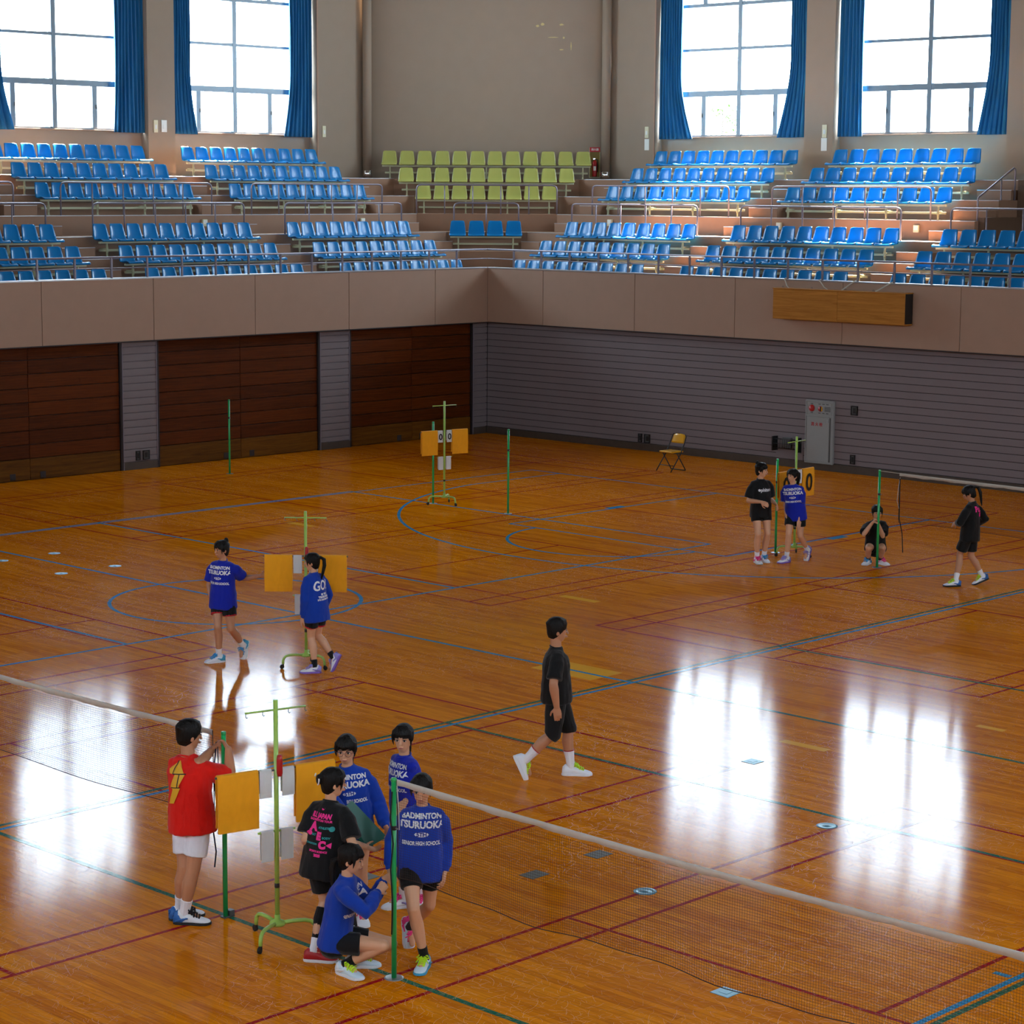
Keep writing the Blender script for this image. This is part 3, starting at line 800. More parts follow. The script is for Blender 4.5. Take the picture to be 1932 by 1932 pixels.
# ------------------------------------------------------------------ railings
def hoop_rail(label, pts, z0, z1, group, r=0.02):
    """bent-end guard rail: pts = foot points in order, first and last foot bend into the top rail"""
    t = thing('guard_rail', label, 'railing', (pts[0][0], pts[0][1], z0), group=group)
    o = Vector((pts[0][0], pts[0][1], 0)); A = Vector((*pts[0], 0))-o; B = Vector((*pts[-1], 0))-o; d = (B-A).normalized(); h = z1-z0
    def bend(P, s):
        return [P+Vector((0, 0, 0)), P+Vector((0, 0, h-0.12)), P+d*s*0.02+Vector((0, 0, h-0.05)), P+d*s*0.05+Vector((0, 0, h-0.02)), P+d*s*0.12+Vector((0, 0, h))]
    G().tube(bend(A, 1)+bend(B, -1)[::-1], r, 8).build('top_rail', MT['rail'], t)
    for p in pts[1:-1]:
        P = Vector((*p, 0))-o; G().tube([P, P+Vector((0, 0, h-0.005))], r*0.85, 8).build('post', MT['rail'], t)
    return t
def sp(a, b, n): return [a+(b-a)*i/(n-1) for i in range(n)]
GR = 'guard rails on the stand'
hoop_rail('grey bent-tube rail before the upper seats under the second window', [(x, 4.9) for x in sp(-3.27, 1.07, 6)], 5.22, 5.97, GR)
hoop_rail('grey bent-tube rail before the upper seats under the leftmost window', [(x, 4.9) for x in sp(-8.84, -4.50, 6)], 5.22, 5.97, GR)
hoop_rail('grey bent-tube upper rail ending at the left edge of the picture', [(x, 4.9) for x in sp(-14.4, -10.1, 6)], 5.22, 5.97, GR)
hoop_rail('grey bent-tube rail behind the lower seats left of the balcony corner', [(x, 3.68) for x in sp(-3.24, 0.61, 6)], 4.77, 5.51, GR)
hoop_rail('grey bent-tube rail behind the lower seats second from the left edge', [(x, 3.68) for x in sp(-8.84, -4.5, 6)], 4.77, 5.51, GR)
hoop_rail('grey bent-tube rail behind the lower seats at the left edge', [(x, 3.68) for x in sp(-14.4, -10.09, 6)], 4.77, 5.51, GR)
hoop_rail('grey bent-tube rail before the upper seats under the third window', [(4.9, y) for y in sp(1.05, -3.44, 6)], 5.22, 5.97, GR)
hoop_rail('grey bent-tube rail before the upper seats under the rightmost window', [(4.9, y) for y in sp(-4.76, -9.26, 6)], 5.22, 5.97, GR)
hoop_rail('grey bent-tube rail behind the lower seats right of the balcony corner', [(3.68, y) for y in sp(0.64, -3.46, 6)], 4.77, 5.51, GR)
hoop_rail('grey bent-tube rail behind the lower seats above the wooden box', [(3.68, y) for y in sp(-4.78, -9.3, 6)], 4.77, 5.51, GR)
hoop_rail('grey bent-tube rail behind the lower seats at the right edge', [(3.68, y) for y in sp(-10.6, -15.1, 6)], 4.77, 5.51, GR)
def dg(w, t): return ((w+t)/R2, (w-t)/R2)
hoop_rail('grey bent-tube rail in front of the bottom olive green seats', [dg(5.08, t) for t in sp(-1.84, 1.84, 6)], 5.22, 5.97, GR)
hoop_rail('short grey bent-tube rail behind the four lone blue seats', [dg(4.12, t) for t in sp(-0.85, 0.82, 3)], 4.77, 5.51, GR)
t = thing('stair_handrail', 'sloping grey handrail of the stairs at the right edge', 'handrail', (5.0, -10.43, 4.77))
G().tube([(0, 0, 0), (0, 0, 0.94), (0.03, 0, 0.98), (1.45, 0, 1.64), (1.5, 0, 1.62), (1.52, 0, 1.56), (1.52, 0, 0.9)], 0.02, 8).build('top_rail', MT['rail'], t)
G().tube([(0.95, 0, 0.45), (0.95, 0, 1.4)], 0.017, 8).build('post', MT['rail'], t)
for lab, pts in (('long grey railing along the top of the left balcony front', [(-11.05+0.905*k, -0.05) for k in range(-9, 12)]+[(-0.075, -0.05)]),
                 ('long grey railing along the top of the right balcony front', [(-0.05, -0.05)]+[(-0.05, -0.92-0.9*k) for k in range(0, 22)])):
    t = thing('balcony_railing', lab, 'railing', (pts[0][0], pts[0][1], FT)); o = Vector((*pts[0], 0))
    A = Vector((*pts[0], 0))-o; B = Vector((*pts[-1], 0))-o
    G().tube([A+Vector((0, 0, 0.42)), B+Vector((0, 0, 0.42))], 0.021, 8).build('top_rail', MT['rail'], t)
    G().tube([A+Vector((0, 0, 0.20)), B+Vector((0, 0, 0.20))], 0.012, 8).build('mid_rail', MT['rail'], t)
    for p in pts:
        if p[0] > -0.08 and p[1] > -0.08: continue
        P = Vector((*p, 0))-o; G().cbox(P.x-0.02, P.x+0.02, P.y-0.02, P.y+0.02, 0.0, 0.41, 0.004).build('post', MT['rail'], t)

# ------------------------------------------------------------------ small fixtures of the walls
def plate(label, side, u, z, w, h, m, cat='switch plate', group='plates on the columns', name='switch_plate', knob=True, d0=8.1, dep=0.02):
    t = thing(name, label, cat, (u, d0, z) if side == 'L' else (d0, u, z), 0 if side == 'L' else -math.pi/2, group)
    G().cbox(-w/2, w/2, -dep, 0.0, -h/2, h/2, 0.004).build('plate', m, t)
    if knob: G().cbox(-w*0.22, w*0.22, -dep-0.008, -dep+0.002, -h*0.22, h*0.12, 0.003).build('switch', MT['white'], t)
    return t
plate('narrow cream switch plate on the column between the left windows', 'L', -3.73, 7.39, 0.13, 0.31, MT['cream'])
plate('wider white switch plate on the column between the left windows', 'L', -3.47, 7.40, 0.17, 0.30, MT['white'])
plate('cream switch plate on the column left of the diagonal wall', 'L', 1.89, 7.38, 0.12, 0.30, MT['cream'])
plate('cream switch plate on the column right of the diagonal wall', 'R', 1.97, 7.41, 0.13, 0.30, MT['cream'])
plate('white card below the switch plate right of the diagonal wall', 'R', 1.97, 7.08, 0.16, 0.30, MT['white'], 'card', name='notice_card', knob=False, dep=0.006)
plate('cream switch plate on the column between the right windows', 'R', -3.92, 7.36, 0.14, 0.32, MT['cream'])
plate('white card below the switch plate between the right windows', 'R', -3.91, 7.03, 0.18, 0.32, MT['white'], 'card', name='notice_card', knob=False, dep=0.006)
for lab, s, u in (('left one of the cream boxes on the left stand riser', 'L', -4.79), ('cream box on the riser behind the seats left of the balcony corner', 'L', 0.31), ('cream box on the riser behind the seats right of the balcony corner', 'R', 0.36),
                  ('cream box on the riser above the hanging wooden box', 'R', -5.05), ('cream box at the right end of the right stand riser', 'R', -8.95)):
    t = thing('outlet_box', lab, 'outlet box', (u, 4.85, 5.03) if s == 'L' else (4.85, u, 5.03), 0 if s == 'L' else -math.pi/2, 'boxes on the stand riser')
    G().cbox(-0.075, 0.075, -0.06, 0.0, -0.085, 0.085, 0.008).build('housing', MT['cream'], t)
    G().cbox(-0.06, 0.06, -0.068, -0.058, -0.03, 0.07, 0.004).build('flap', MT['white'], t)
def outlet(label, side, u, z, w=0.12):
    t = thing('wall_outlet', label, 'outlet', (u, 0.0, z) if side == 'L' else (0.0, u, z), 0 if side == 'L' else -math.pi/2, 'dark outlets on the lower walls')
    g = G()
    for a in ((-w/2, -w/2+0.02, -0.1, 0.1), (w/2-0.02, w/2, -0.1, 0.1), (-w/2, w/2, 0.08, 0.1), (-w/2, w/2, -0.1, -0.08)): g.cbox(a[0], a[1], -0.03, 0.005, a[2], a[3], 0.003)
    g.build('frame', MT['black'], t)
    G().cbox(-w/2+0.02, w/2-0.02, -0.012, 0.004, -0.08, 0.08, 0.002).build('back_plate', MT['greyd'], t)
    G().cbox(-w*0.2, w*0.2, -0.022, -0.01, -0.055, 0.055, 0.003).build('socket', MT['dark'], t)
outlet('narrow dark outlet low on the pier beside the leftmost door', 'L', -10.43, 0.29, 0.11)
outlet('wide dark outlet low on the pier beside the leftmost door', 'L', -10.22, 0.29, 0.17)
outlet('narrow dark outlet near the floor left of the yellow chair', 'R', -4.92, 0.28, 0.11)
outlet('wide dark outlet near the floor left of the yellow chair', 'R', -5.13, 0.28, 0.17)
outlet('square dark outlet right of the hydrant cabinet at eye height', 'R', -10.80, 1.33, 0.17)
outlet('dark outlet near the floor right of the hydrant cabinet', 'R', -10.79, 0.30, 0.12)

t = thing('hydrant_cabinet', 'tall grey fire hydrant cabinet with red characters on the right wall', 'cabinet', (0.0, -9.945, 0.145), -math.pi/2)
G().cbox(-0.365, 0.365, -0.05, 0.0, 0.0, 1.34, 0.006).build('body', MT['grey'], t)
g = G()
for a in ((-0.365, -0.335, 0, 1.34), (0.335, 0.365, 0, 1.34), (-0.365, 0.365, 1.31, 1.34), (-0.365, 0.365, 0, 0.03), (-0.365, 0.365, 1.0, 1.03)): g.cbox(a[0], a[1], -0.066, -0.045, a[2], a[3], 0.004)
g.build('frame', MT['grey'], t)
dd = G().cbox(-0.32, 0.255, -0.064, -0.045, 0.045, 0.985, 0.004).build('door', MT['grey'], t)
G().cbox(0.262, 0.29, -0.056, -0.045, 0.045, 0.985, 0.002).build('door_gap', MT['greyd'], t)
G().cbox(0.20, 0.235, -0.075, -0.06, 0.88, 0.95, 0.004).build('latch', MT['steel'], dd)
pn = G().cbox(-0.31, 0.31, -0.06, -0.045, 1.05, 1.29, 0.004).build('alarm_panel', MT['grey'], t)
g = G(); g.lathe([(0.0, 0), (0.075, 0), (0.07, 0.02), (0.045, 0.045), (0.0, 0.055)], seg=18); g.xform(Matrix.Translation((-0.2, -0.058, 1.17)) @ Matrix.Rotation(math.pi/2, 4, 'X')); g.build('red_lamp', MT['red'], pn)
g = G(); g.lathe([(0.0, 0), (0.06, 0), (0.055, 0.012), (0.0, 0.015)], seg=18); g.xform(Matrix.Translation((0.02, -0.058, 1.165)) @ Matrix.Rotation(math.pi/2, 4, 'X')); g.build('call_button', MT['red'], pn)
G().cbox(0.015, 0.05, -0.076, -0.056, 1.12, 1.21, 0.002).build('call_button_cover', MT['dark'], pn)
G().cbox(0.05, 0.075, -0.074, -0.056, 1.12, 1.21, 0.002).build('call_button_stripe', MT['yellow'], pn)
for i in range(5): G().cbox(0.13, 0.28, -0.066, -0.056, 1.115+0.022*i, 1.127+0.022*i, 0.001).build('speaker_slot', MT['greyd'], pn)
for x in (-0.2, 0.0, 0.1, 0.2):
    for z in (1.075, 1.265): G().cbox(x-0.03, x+0.03, -0.064, -0.056, z-0.008, z+0.008, 0.001).build('name_plate', MT['greyd'], pn)
me = text_mesh('\u6d88 \u706b \u6813', 0.085, 0.0015, depth=0.002); me.materials.append(MT['red'])
o = obj('lettering', me, dd, (-0.06, -0.066, 0.83)); o.rotation_euler = (math.pi/2, 0, 0)

t = thing('wire_basket', 'black wire basket fixed low on the wall left of the hydrant cabinet', 'basket', (-0.02, -9.135, 0.40), -math.pi/2)
g = G()
for z in (0.0, 0.1, 0.2): g.tube([(-0.31, -0.01, z), (-0.31, -0.16, z), (0.31, -0.16, z), (0.31, -0.01, z)], 0.009, 6)
for k in range(11):
    x = -0.31+0.062*k; g.tube([(x, -0.16, 0.2), (x, -0.16, 0.0), (x, -0.01, 0.0)], 0.005, 6)
g.build('wires', MT['black'], t)
for x in (-0.315, 0.315): G().cbox(x-0.018, x+0.018, -0.18, 0.0, -0.06, 0.25, 0.004).build('end_bracket', MT['black'], t)
G().cbox(-0.1, 0.12, -0.12, -0.03, 0.015, 0.235, 0.01).build('lining', MT['greyd'], t)
t = thing('wall_hatch', 'flat grey hatch in the wall below the wire basket', 'hatch', (-0.004, -9.15, 0.17), -math.pi/2)
G().cbox(-0.36, 0.36, -0.012, 0.0, 0.0, 0.36, 0.003).build('panel', MT['siding'], t)
G().cbox(0.27, 0.31, -0.024, -0.01, 0.15, 0.2, 0.003).build('catch', MT['greyd'], t)

t = thing('fire_extinguisher_case', 'open wall case with red sign for the extinguisher beside the corner pipe', 'case', (*[v for v in dg(8.13, 2.98)], 6.14), -math.pi/4)
g = G(); g.cbox(-0.14, 0.14, -0.02, 0.0, 0.08, 0.75, 0.003); g.build('back', mat('case_yellow', (150, 128, 60), 0.6), t)
g = G()
for x in (-0.15, 0.14): g.cbox(x, x+0.012, -0.09, 0.0, 0.06, 0.87, 0.002)
g.cbox(-0.15, 0.15, -0.09, 0.0, 0.055, 0.07, 0.002); g.build('frame', MT['cream'], t)
sg = G().cbox(-0.145, 0.145, -0.095, -0.07, 0.75, 0.88, 0.003).build('sign', MT['red'], t)
me = text_mesh('\u6d88\u706b\u5668', 0.07, 0.001, depth=0.001); me.materials.append(MT['white'])
o = obj('lettering', me, sg, (0, -0.097, 0.815)); o.rotation_euler = (math.pi/2, 0, 0)
t = thing('fire_extinguisher', 'red fire extinguisher in the wall case beside the corner pipe', 'extinguisher', (*[v for v in dg(8.06, 2.98)], 6.225), -math.pi/4)
G().lathe([(0.0, 0), (0.06, 0.0), (0.065, 0.02), (0.065, 0.36), (0.05, 0.41), (0.02, 0.43), (0.02, 0.46), (0.0, 0.46)], seg=18).build('cylinder', MT['red'], t)
G().cbox(-0.05, 0.02, -0.015, 0.015, 0.455, 0.50, 0.004).build('valve', MT['chrome'], t)
G().tube([(0.0, 0, 0.47), (0.08, -0.02, 0.45), (0.085, -0.02, 0.3), (0.075, -0.02, 0.12)], 0.012, 8).build('hose', MT['rubber'], t)
G().cbox(-0.035, 0.035, -0.068, -0.06, 0.16, 0.28, 0.003).build('label_plate', MT['white'], t)

t = thing('louver_panel', 'cream slatted vent panel in the stairwell at the right edge', 'vent', (6.59, -11.55, 4.85), -math.pi/2)
G().cbox(-0.4, 0.4, -0.03, 0.0, 0.0, 1.2, 0.004).build('frame', MT['cream'], t)
for i in range(11): G().cbox(-0.36, 0.36, -0.05, -0.025, 0.05+0.1*i, 0.12+0.1*i, 0.004).build('slat', MT['cream'], t)

# ------------------------------------------------------------------ wooden box hung on the right balcony front
t = thing('hanging_box', 'long shallow plywood box hung by ropes on the right balcony front', 'box', (-0.165, -10.61, 3.19), -math.pi/2)
L = 1.66
G().cbox(-L, 0.0-0.003, -0.29, -0.27, 0.0, 0.63, 0.003).build('front_panel', MT['boxwood'], t)
G().cbox(0.003, L, -0.29, -0.27, 0.0, 0.63, 0.003).build('front_panel', MT['boxwood'], t)
G().cbox(-L-0.01, L+0.012, -0.305, 0.0, 0.632, 0.652, 0.003).build('top_board', MT['boxwood'], t)
G().cbox(-L, L, -0.27, 0.0, 0.0, 0.02, 0.003).build('bottom_board', MT['boxwood'], t)
G().cbox(-L, -L+0.02, -0.27, 0.0, 0.02, 0.63, 0.003).build('box_end', MT['boxwood'], t)
G().cbox(L-0.02, L, -0.27, 0.0, 0.02, 0.63, 0.003).build('box_end', MT['dark'], t)  # dark board fills the open end, its inner shade put into the colour
G().cbox(-L, L, -0.02, 0.0, 0.02, 0.63, 0.003).build('back_board', MT['boxwood'], t)
for yb, yp in ((-9.25, -9.03), (-10.25, -9.93), (-10.62, -10.82), (-11.45, -11.73)):
    ub, up = -(yb+10.61), -(yp+10.61)
    pts = [(ub, -0.16, 0.655), (ub+(up-ub)*0.3, -0.14, 0.70), (ub+(up-ub)*0.75, -0.06, 0.79), (up, -0.02, 0.835), (up, 0.07, 0.85)]
    G().tube(pts, 0.009, 6).build('rope', MT['rope'], t)
    G().tube([(p[0]+0.02, p[1]-0.006, p[2]-0.005) for p in pts[:4]]+[pts[4]], 0.007, 6).build('rope', MT['rope'], t)
for u in (-1.5, -0.75, 0.1, 0.8):
    G().tube([(u+0.02*math.cos(a), -0.16, 0.665+0.02*math.sin(a)) for a in [2*math.pi*k/10 for k in range(10)]], 0.004, 6, closed=True).build('eye_bolt', MT['greyd'], t)

# ------------------------------------------------------------------ badminton posts and nets
def post(label, x, y, h=1.55, lean=(0, 0), foot='disc', strap=False):
    t = thing('net_post', label, 'post', (x, y, 0), group='green badminton posts'); t.rotation_euler = (lean[0], lean[1], 0)
    G().tube([(0, 0, 0.0), (0, 0, h-0.02)], 0.0195, 14).build('pole', MT['postgreen'], t)
    G().lathe([(0.0195, h-0.03), (0.0215, h-0.028), (0.0215, h-0.004), (0.018, h), (0, h)], seg=14).build('cap', MT['postgreen'], t)
    G().lathe([(0.0195, h-0.40), (0.022, h-0.395), (0.022, h-0.37), (0.0195, h-0.365)], seg=14).build('collar', MT['dark'], t)
    G().tube([(0.0, -0.0205, h-0.385), (0.0, -0.04, h-0.385)], 0.006, 6).build('hook', MT['steel'], t)
    if foot == 'disc':
        G().lathe([(0, 0.0), (0.075, 0.0), (0.075, 0.004), (0.06, 0.006), (0.0, 0.006)], seg=20).build('floor_flange', MT['steel'], t)
    else:
        g = G(); g.cbox(-0.035, 0.075, -0.03, 0.03, 0.0, 0.012, 0.003); g.cbox(0.025, 0.075, -0.028, 0.028, 0.0, 0.055, 0.004); g.build('foot_bracket', MT['greyd'], t)
    return t
post('green post at lower left where the boy in red ties the net', -27.47, -24.17, foot='bracket')
post('nearest green post beside the squatting girl in blue', -27.46, -26.17)
post('lone green post in the middle of the far floor', -9.42, -9.86)
post('green post in front of the crouching girl in black', -9.42, -17.97)
post('green post between the two standing girls at the far right', -9.42, -15.97)
post('leaning green post by the middle wooden door', -9.5, -1.9, lean=(0.012, -0.012))
post('green post behind the far scoreboard in the middle', -9.5, -7.97)

def make_net(label, x, ya, yb, ztop, za, drop=0.76, name='badminton_net', start_gap=0.0):
    """net along y from ya (post) to yb; ztop(s), s = 0..1; za(s) the bottom edge"""
    t = thing(name, label, 'net', (x, ya, 0))
    L = abs(yb-ya); sg = 1 if yb > ya else -1
    def P(s, v, dx=0.0):
        zt = ztop(s); z0 = za(s)
        return Vector((0.012*math.sin(s*17+1)*v+dx, sg*(start_gap+(L-start_gap)*s), zt+(z0-zt)*v))
    # tape: folded white band over the top cord
    n = 80
    def band(nm, v_h, th, m):
        g = G(); g.smooth = True
        vs = []; fs = []
        for i in range(n+1):
            s = i/n; p = P(s, 0)
            wob = 0.004*math.sin(s*63)+0.003*math.sin(s*141)
            for dx, dz in ((-th, -v_h+wob), (-th, 0.0), (0.0, 0.007), (th, 0.0), (th, -v_h+wob)): vs.append((p.x+dx, p.y, p.z+dz))
        for i in range(n):
            for k in range(4): fs.append((i*5+k, i*5+k+1, (i+1)*5+k+1, (i+1)*5+k))
            fs.append((i*5+4, i*5, (i+1)*5, (i+1)*5+4))
        g.add(vs, fs); return g.build(nm, m, t)
    band('tape', 0.042, 0.003, MT['tape'])
    nc = int((L-start_gap)/0.0205); nr = 35
    w = 0.0009
    vs = []; fs = []
    def strand(pts):
        o = len(vs)
        for i, p in enumerate(pts):
            d = (pts[min(i+1, len(pts)-1)]-pts[max(i-1, 0)]).normalized(); a = Vector((1, 0, 0)); b = d.cross(a).normalized()
            for k in range(3):
                an = 2*math.pi*k/3; vs.append(tuple(p+(a*math.cos(an)+b*math.sin(an))*w))
        for i in range(len(pts)-1):
            for k in range(3): fs.append((o+i*3+k, o+i*3+(k+1) % 3, o+(i+1)*3+(k+1) % 3, o+(i+1)*3+k))
    for i in range(nc+1): strand([P(i/nc, 0.08+0.92*j/4) for j in range(5)])
    for j in range(nr): strand([P(i/64, 0.09+0.91*j/nr) for i in range(65)])
    me = bpy.data.meshes.new('net_mesh'); me.from_pydata(vs, [], fs); me.materials.append(MT['net']); me.update()
    tag(obj('net_mesh', me, t), kind='stuff')
    G().tube([P(i/64, 1.0) for i in range(65)], 0.0035, 5).build('bottom_cord', MT['net'], t)
    for s in (0.0,):
        G().tube([P(s, v/6) for v in range(7)], 0.004, 5).build('side_cord', MT['net'], t)
    return t
make_net('long badminton net running from the nearest post to the right edge', -27.46, -26.205, -32.27, lambda s: 1.538-0.07*math.sin(math.pi*s)*0.35, lambda s: 0.785+0.012*math.sin(s*21)+0.008*math.sin(s*47)-0.02*math.sin(math.pi*s))
make_net('badminton net at the left edge that the boy in red is tying', -27.47, -24.13, -18.07, lambda s: 1.535-0.05*math.sin(math.pi*min(1, s*1.0))*0.6, lambda s: 0.80+0.015*math.sin(s*14), start_gap=0.10)
make_net('far badminton net at the right beyond the crouching girl', -9.42, -18.0, -24.07, lambda s: 1.53-0.015*math.sin(math.pi*s), lambda s: 0.76+0.02*math.sin(s*9), start_gap=0.34)
# cords of the nets
def cord(label, base, pts, r, m, name='cord', cat='cord', group=None):
    o = Vector(base); return tag(G().tube([Vector(p)-o for p in pts], r, 6).build(name, m, None, base), label, cat, group)
cord('thin cord from the green post to the far net at the right', (-9.42, -17.97, 1.53), [(-9.42, -17.99, 1.535), (-9.42, -18.17, 1.532), (-9.42, -18.35, 1.53)], 0.005, MT['rope'])
cord('dark tangled cord hanging from the end of the far net', (-9.43, -18.36, 1.4), [(-9.43, -18.36, 1.45), (-9.44, -18.37, 1.1), (-9.45, -18.38, 0.82), (-9.45, -18.44, 0.6), (-9.46, -18.47, 0.30)], 0.008, MT['cordk'])
cord('pale loop of string at the end of the far net', (-9.43, -18.36, 1.45), [(-9.43, -18.36, 1.47), (-9.44, -18.34, 1.3), (-9.45, -18.33, 1.1), (-9.44, -18.36, 0.98)], 0.005, MT['rope'])
cord('bunch of black net cords hanging below the boy\'s hands', (-27.48, -24.1, 1.45), [(-27.50, -24.115, 1.46), (-27.52, -24.10, 1.2), (-27.51, -24.12, 0.95), (-27.53, -24.10, 0.72), (-27.515, -24.115, 0.55), (-27.525, -24.105, 0.42)], 0.006, MT['cordk'])
cord('second black net cord dangling beside the left post', (-27.49, -24.12, 1.4), [(-27.49, -24.12, 1.45), (-27.505, -24.145, 1.1), (-27.49, -24.13, 0.9), (-27.51, -24.15, 0.72)], 0.004, MT['cordk'])
cord('black cords wound down the nearest green post', (-27.49, -26.15, 1.4), [(-27.487, -26.18, 1.45), (-27.492, -26.165, 1.25), (-27.487, -26.19, 1.05), (-27.494, -26.17, 0.85), (-27.488, -26.185, 0.6), (-27.492, -26.18, 0.35)], 0.006, MT['cordk'])
cord('white cord hanging from the near net beside the post', (-27.45, -26.24, 1.45), [(-27.475, -26.22, 1.50), (-27.48, -26.245, 1.3), (-27.48, -26.25, 1.17)], 0.004, MT['rope'])

# ------------------------------------------------------------------ scoreboards on casters
def rot2(x, y, a): return (x*math.cos(a)-y*math.sin(a), x*math.sin(a)+y*math.cos(a))
def drape(w, front, back, th, r, bow=0.0):
    """sheets hung over a bar: closed cross-section extruded along x"""
    outer = [(-r-th-bow*0.3, -front)]+[(-r-th-bow*math.sin(math.pi*k/6)*0.5, -front+front*k/6) for k in range(1, 6)]
    outer += [((r+th)*math.cos(math.pi-math.pi*k/8)*1.0, (r+th)*math.sin(math.pi*k/8)) for k in range(0, 9)]
    outer += [(r+th, -back*k/3) for k in range(1, 4)]
    inner = [(r, -back), (r, 0.0)]+[(r*math.cos(math.pi*k/8), r*math.sin(math.pi*k/8)) for k in range(1, 8)]+[(-r, 0.0), (-r, -front)]
    prof = outer+inner
    n = len(prof); g = G()
    vs = [(-w/2, p[0], p[1]) for p in prof]+[(w/2, p[0], p[1]) for p in prof]
    g.add(vs, [(i, n+i, n+(i+1) % n, (i+1) % n) for i in range(n)])
    # end caps as strips between the outer and inner contour
    no, ni = len(outer), len(inner)
    for k in range(min(no, 200)-1):
        j0 = n-1-int(round(k*(ni-1)/(no-1))); j1 = n-1-int(round((k+1)*(ni-1)/(no-1)))
        for s, rev in ((0, False), (n, True)):
            f = (k+s, k+1+s, j1+s, j0+s) if j0 != j1 else (k+s, k+1+s, j0+s)
            g.add([vs[i] for i in f], [tuple(range(len(f)))[::-1] if rev else tuple(range(len(f)))])
    return g
def scoreboard(label, x, y, head, legang, digits=None, knob=False, small_top=True, face=1):
    t = thing('scoreboard', label, 'scoreboard', (x, y, 0), head, 'rolling flip scoreboards')
    lm, bk = MT['lime'], MT['rubber']
    G().tube([(0, 0, 0.16), (0, 0, 1.95)], 0.0185, 12).build('pole', lm, t)
    G().lathe([(0.0, 0.135), (0.06, 0.135), (0.065, 0.15), (0.06, 0.165), (0.024, 0.18), (0.022, 0.22), (0.019, 0.22)], seg=16).build('hub', lm, t)
    for k in range(3):
        a = legang+k*2*math.pi/3-head; dx, dy = math.cos(a), math.sin(a)
        pts = [(dx*d, dy*d, z) for d, z in ((0.04, 0.155), (0.15, 0.165), (0.22, 0.165), (0.265, 0.155), (0.29, 0.13), (0.30, 0.10), (0.302, 0.06))]
        l = G().tube(pts, [0.016]*7, 10).build('leg', lm, t)
        px, py = -dy, dx
        c = G(); c.lathe([(0.012, -0.011), (0.026, -0.011), (0.028, -0.006), (0.028, 0.006), (0.026, 0.011), (0.012, 0.011)], seg=14)
        c.xform(Matrix.Translation((dx*0.315, dy*0.315, 0.0285)) @ Matrix.Rotation(a, 4, 'Z') @ Matrix.Rotation(math.pi/2, 4, 'X'))
        c.cbox(dx*0.303-0.012, dx*0.303+0.012, dy*0.303-0.012, dy*0.303+0.012, 0.03, 0.066, 0.004)
        c.build('caster', bk, l)
    G().tube([(-0.26, 0, 1.87), (0.26, 0, 1.87)], 0.008, 8).build('hook_bar', lm, t)
    for xx in (-0.255, -0.11, 0.11, 0.255):
        G().tube([(xx, 0, 1.865), (xx, 0, 1.84), (xx+0.008, 0, 1.83), (xx+0.016, 0, 1.838)], 0.003, 5).build('hook', MT['greyd'], t)
    G().tube([(-0.52, 0, 1.39), (0.52, 0, 1.39)], 0.009, 8).build('sheet_bar', MT['greyd'], t)
    G().tube([(-0.16, 0, 0.90), (0.16, 0, 0.90)], 0.009, 8).build('set_bar', lm, t)
    big = drape(0.345, 0.44, 0.40, 0.012, 0.011, 0.02).mesh('flip_sheets', MT['orange'])
    for s in (-1, 1):
        b = obj('flip_sheets', big, t, (s*0.335, 0, 1.39))
        if digits == 'big':
            me = text_mesh('0', 0.40, 0.006, depth=0.001); me.materials.append(MT['ink'])
            o = obj('digit', me, b, (0, -0.045, -0.225)); o.rotation_euler = (math.pi/2, 0, 0)
    sm = drape(0.105, 0.21, 0.18, 0.006, 0.010, 0.008).mesh('small_sheets', MT['sheetw'])
    for s in (-1, 1):
        b = obj('small_sheets', sm, t, (s*0.098, 0, 1.39))
        if digits == 'small':
            me = text_mesh('0', 0.16, 0.004, depth=0.001); me.materials.append(MT['ink'])
            o = obj('digit', me, b, (0, -0.028, -0.11)); o.rotation_euler = (math.pi/2, 0, 0)
    sl = drape(0.105, 0.235, 0.22, 0.005, 0.010, 0.008).mesh('set_sheets', MT['sheetw'])
    for s in (-1, 1): obj('set_sheets', sl, t, (s*0.085, 0, 0.90))
    G().lathe([(0.0185, 0.44), (0.0205, 0.442), (0.0205, 0.475), (0.0185, 0.477)], seg=12).build('height_sticker', MT['dark'], t)
    if knob:
        G().lathe([(0.0, 1.34), (0.018, 1.345), (0.024, 1.37), (0.024, 1.48), (0.018, 1.51), (0.0, 1.515)], cx=0.016, cy=-0.03, seg=14).build('red_grip', MT['red'], t)
    return t
def ang(v): return math.atan2(v[1], v[0])
scoreboard('nearest lime green scoreboard beside the boy in the red shirt', -27.55, -24.92, math.radians(-13.9), ang((-0.29, -0.13)), knob=True)
scoreboard('lime green scoreboard held by the two girls in the mid floor', -20.71, -17.33, math.radians(-47), ang((-0.31, 0.13)), knob=True)
scoreboard('far lime green scoreboard showing two small zeros', -9.45, -8.22, math.radians(-12), ang((-0.30, 0.18)), digits='small')
scoreboard('lime green scoreboard with large black zeros behind two girls', -9.45, -16.37, math.radians(4), ang((-0.30, 0.17)), digits='big')

# ------------------------------------------------------------------ yellow folding chair (front towards the left of the picture)
t = thing('folding_chair', 'yellow folding chair with black tube frame before the right wall', 'chair', (-2.36, -7.85, 0), YAW-math.pi/2+math.radians(42))
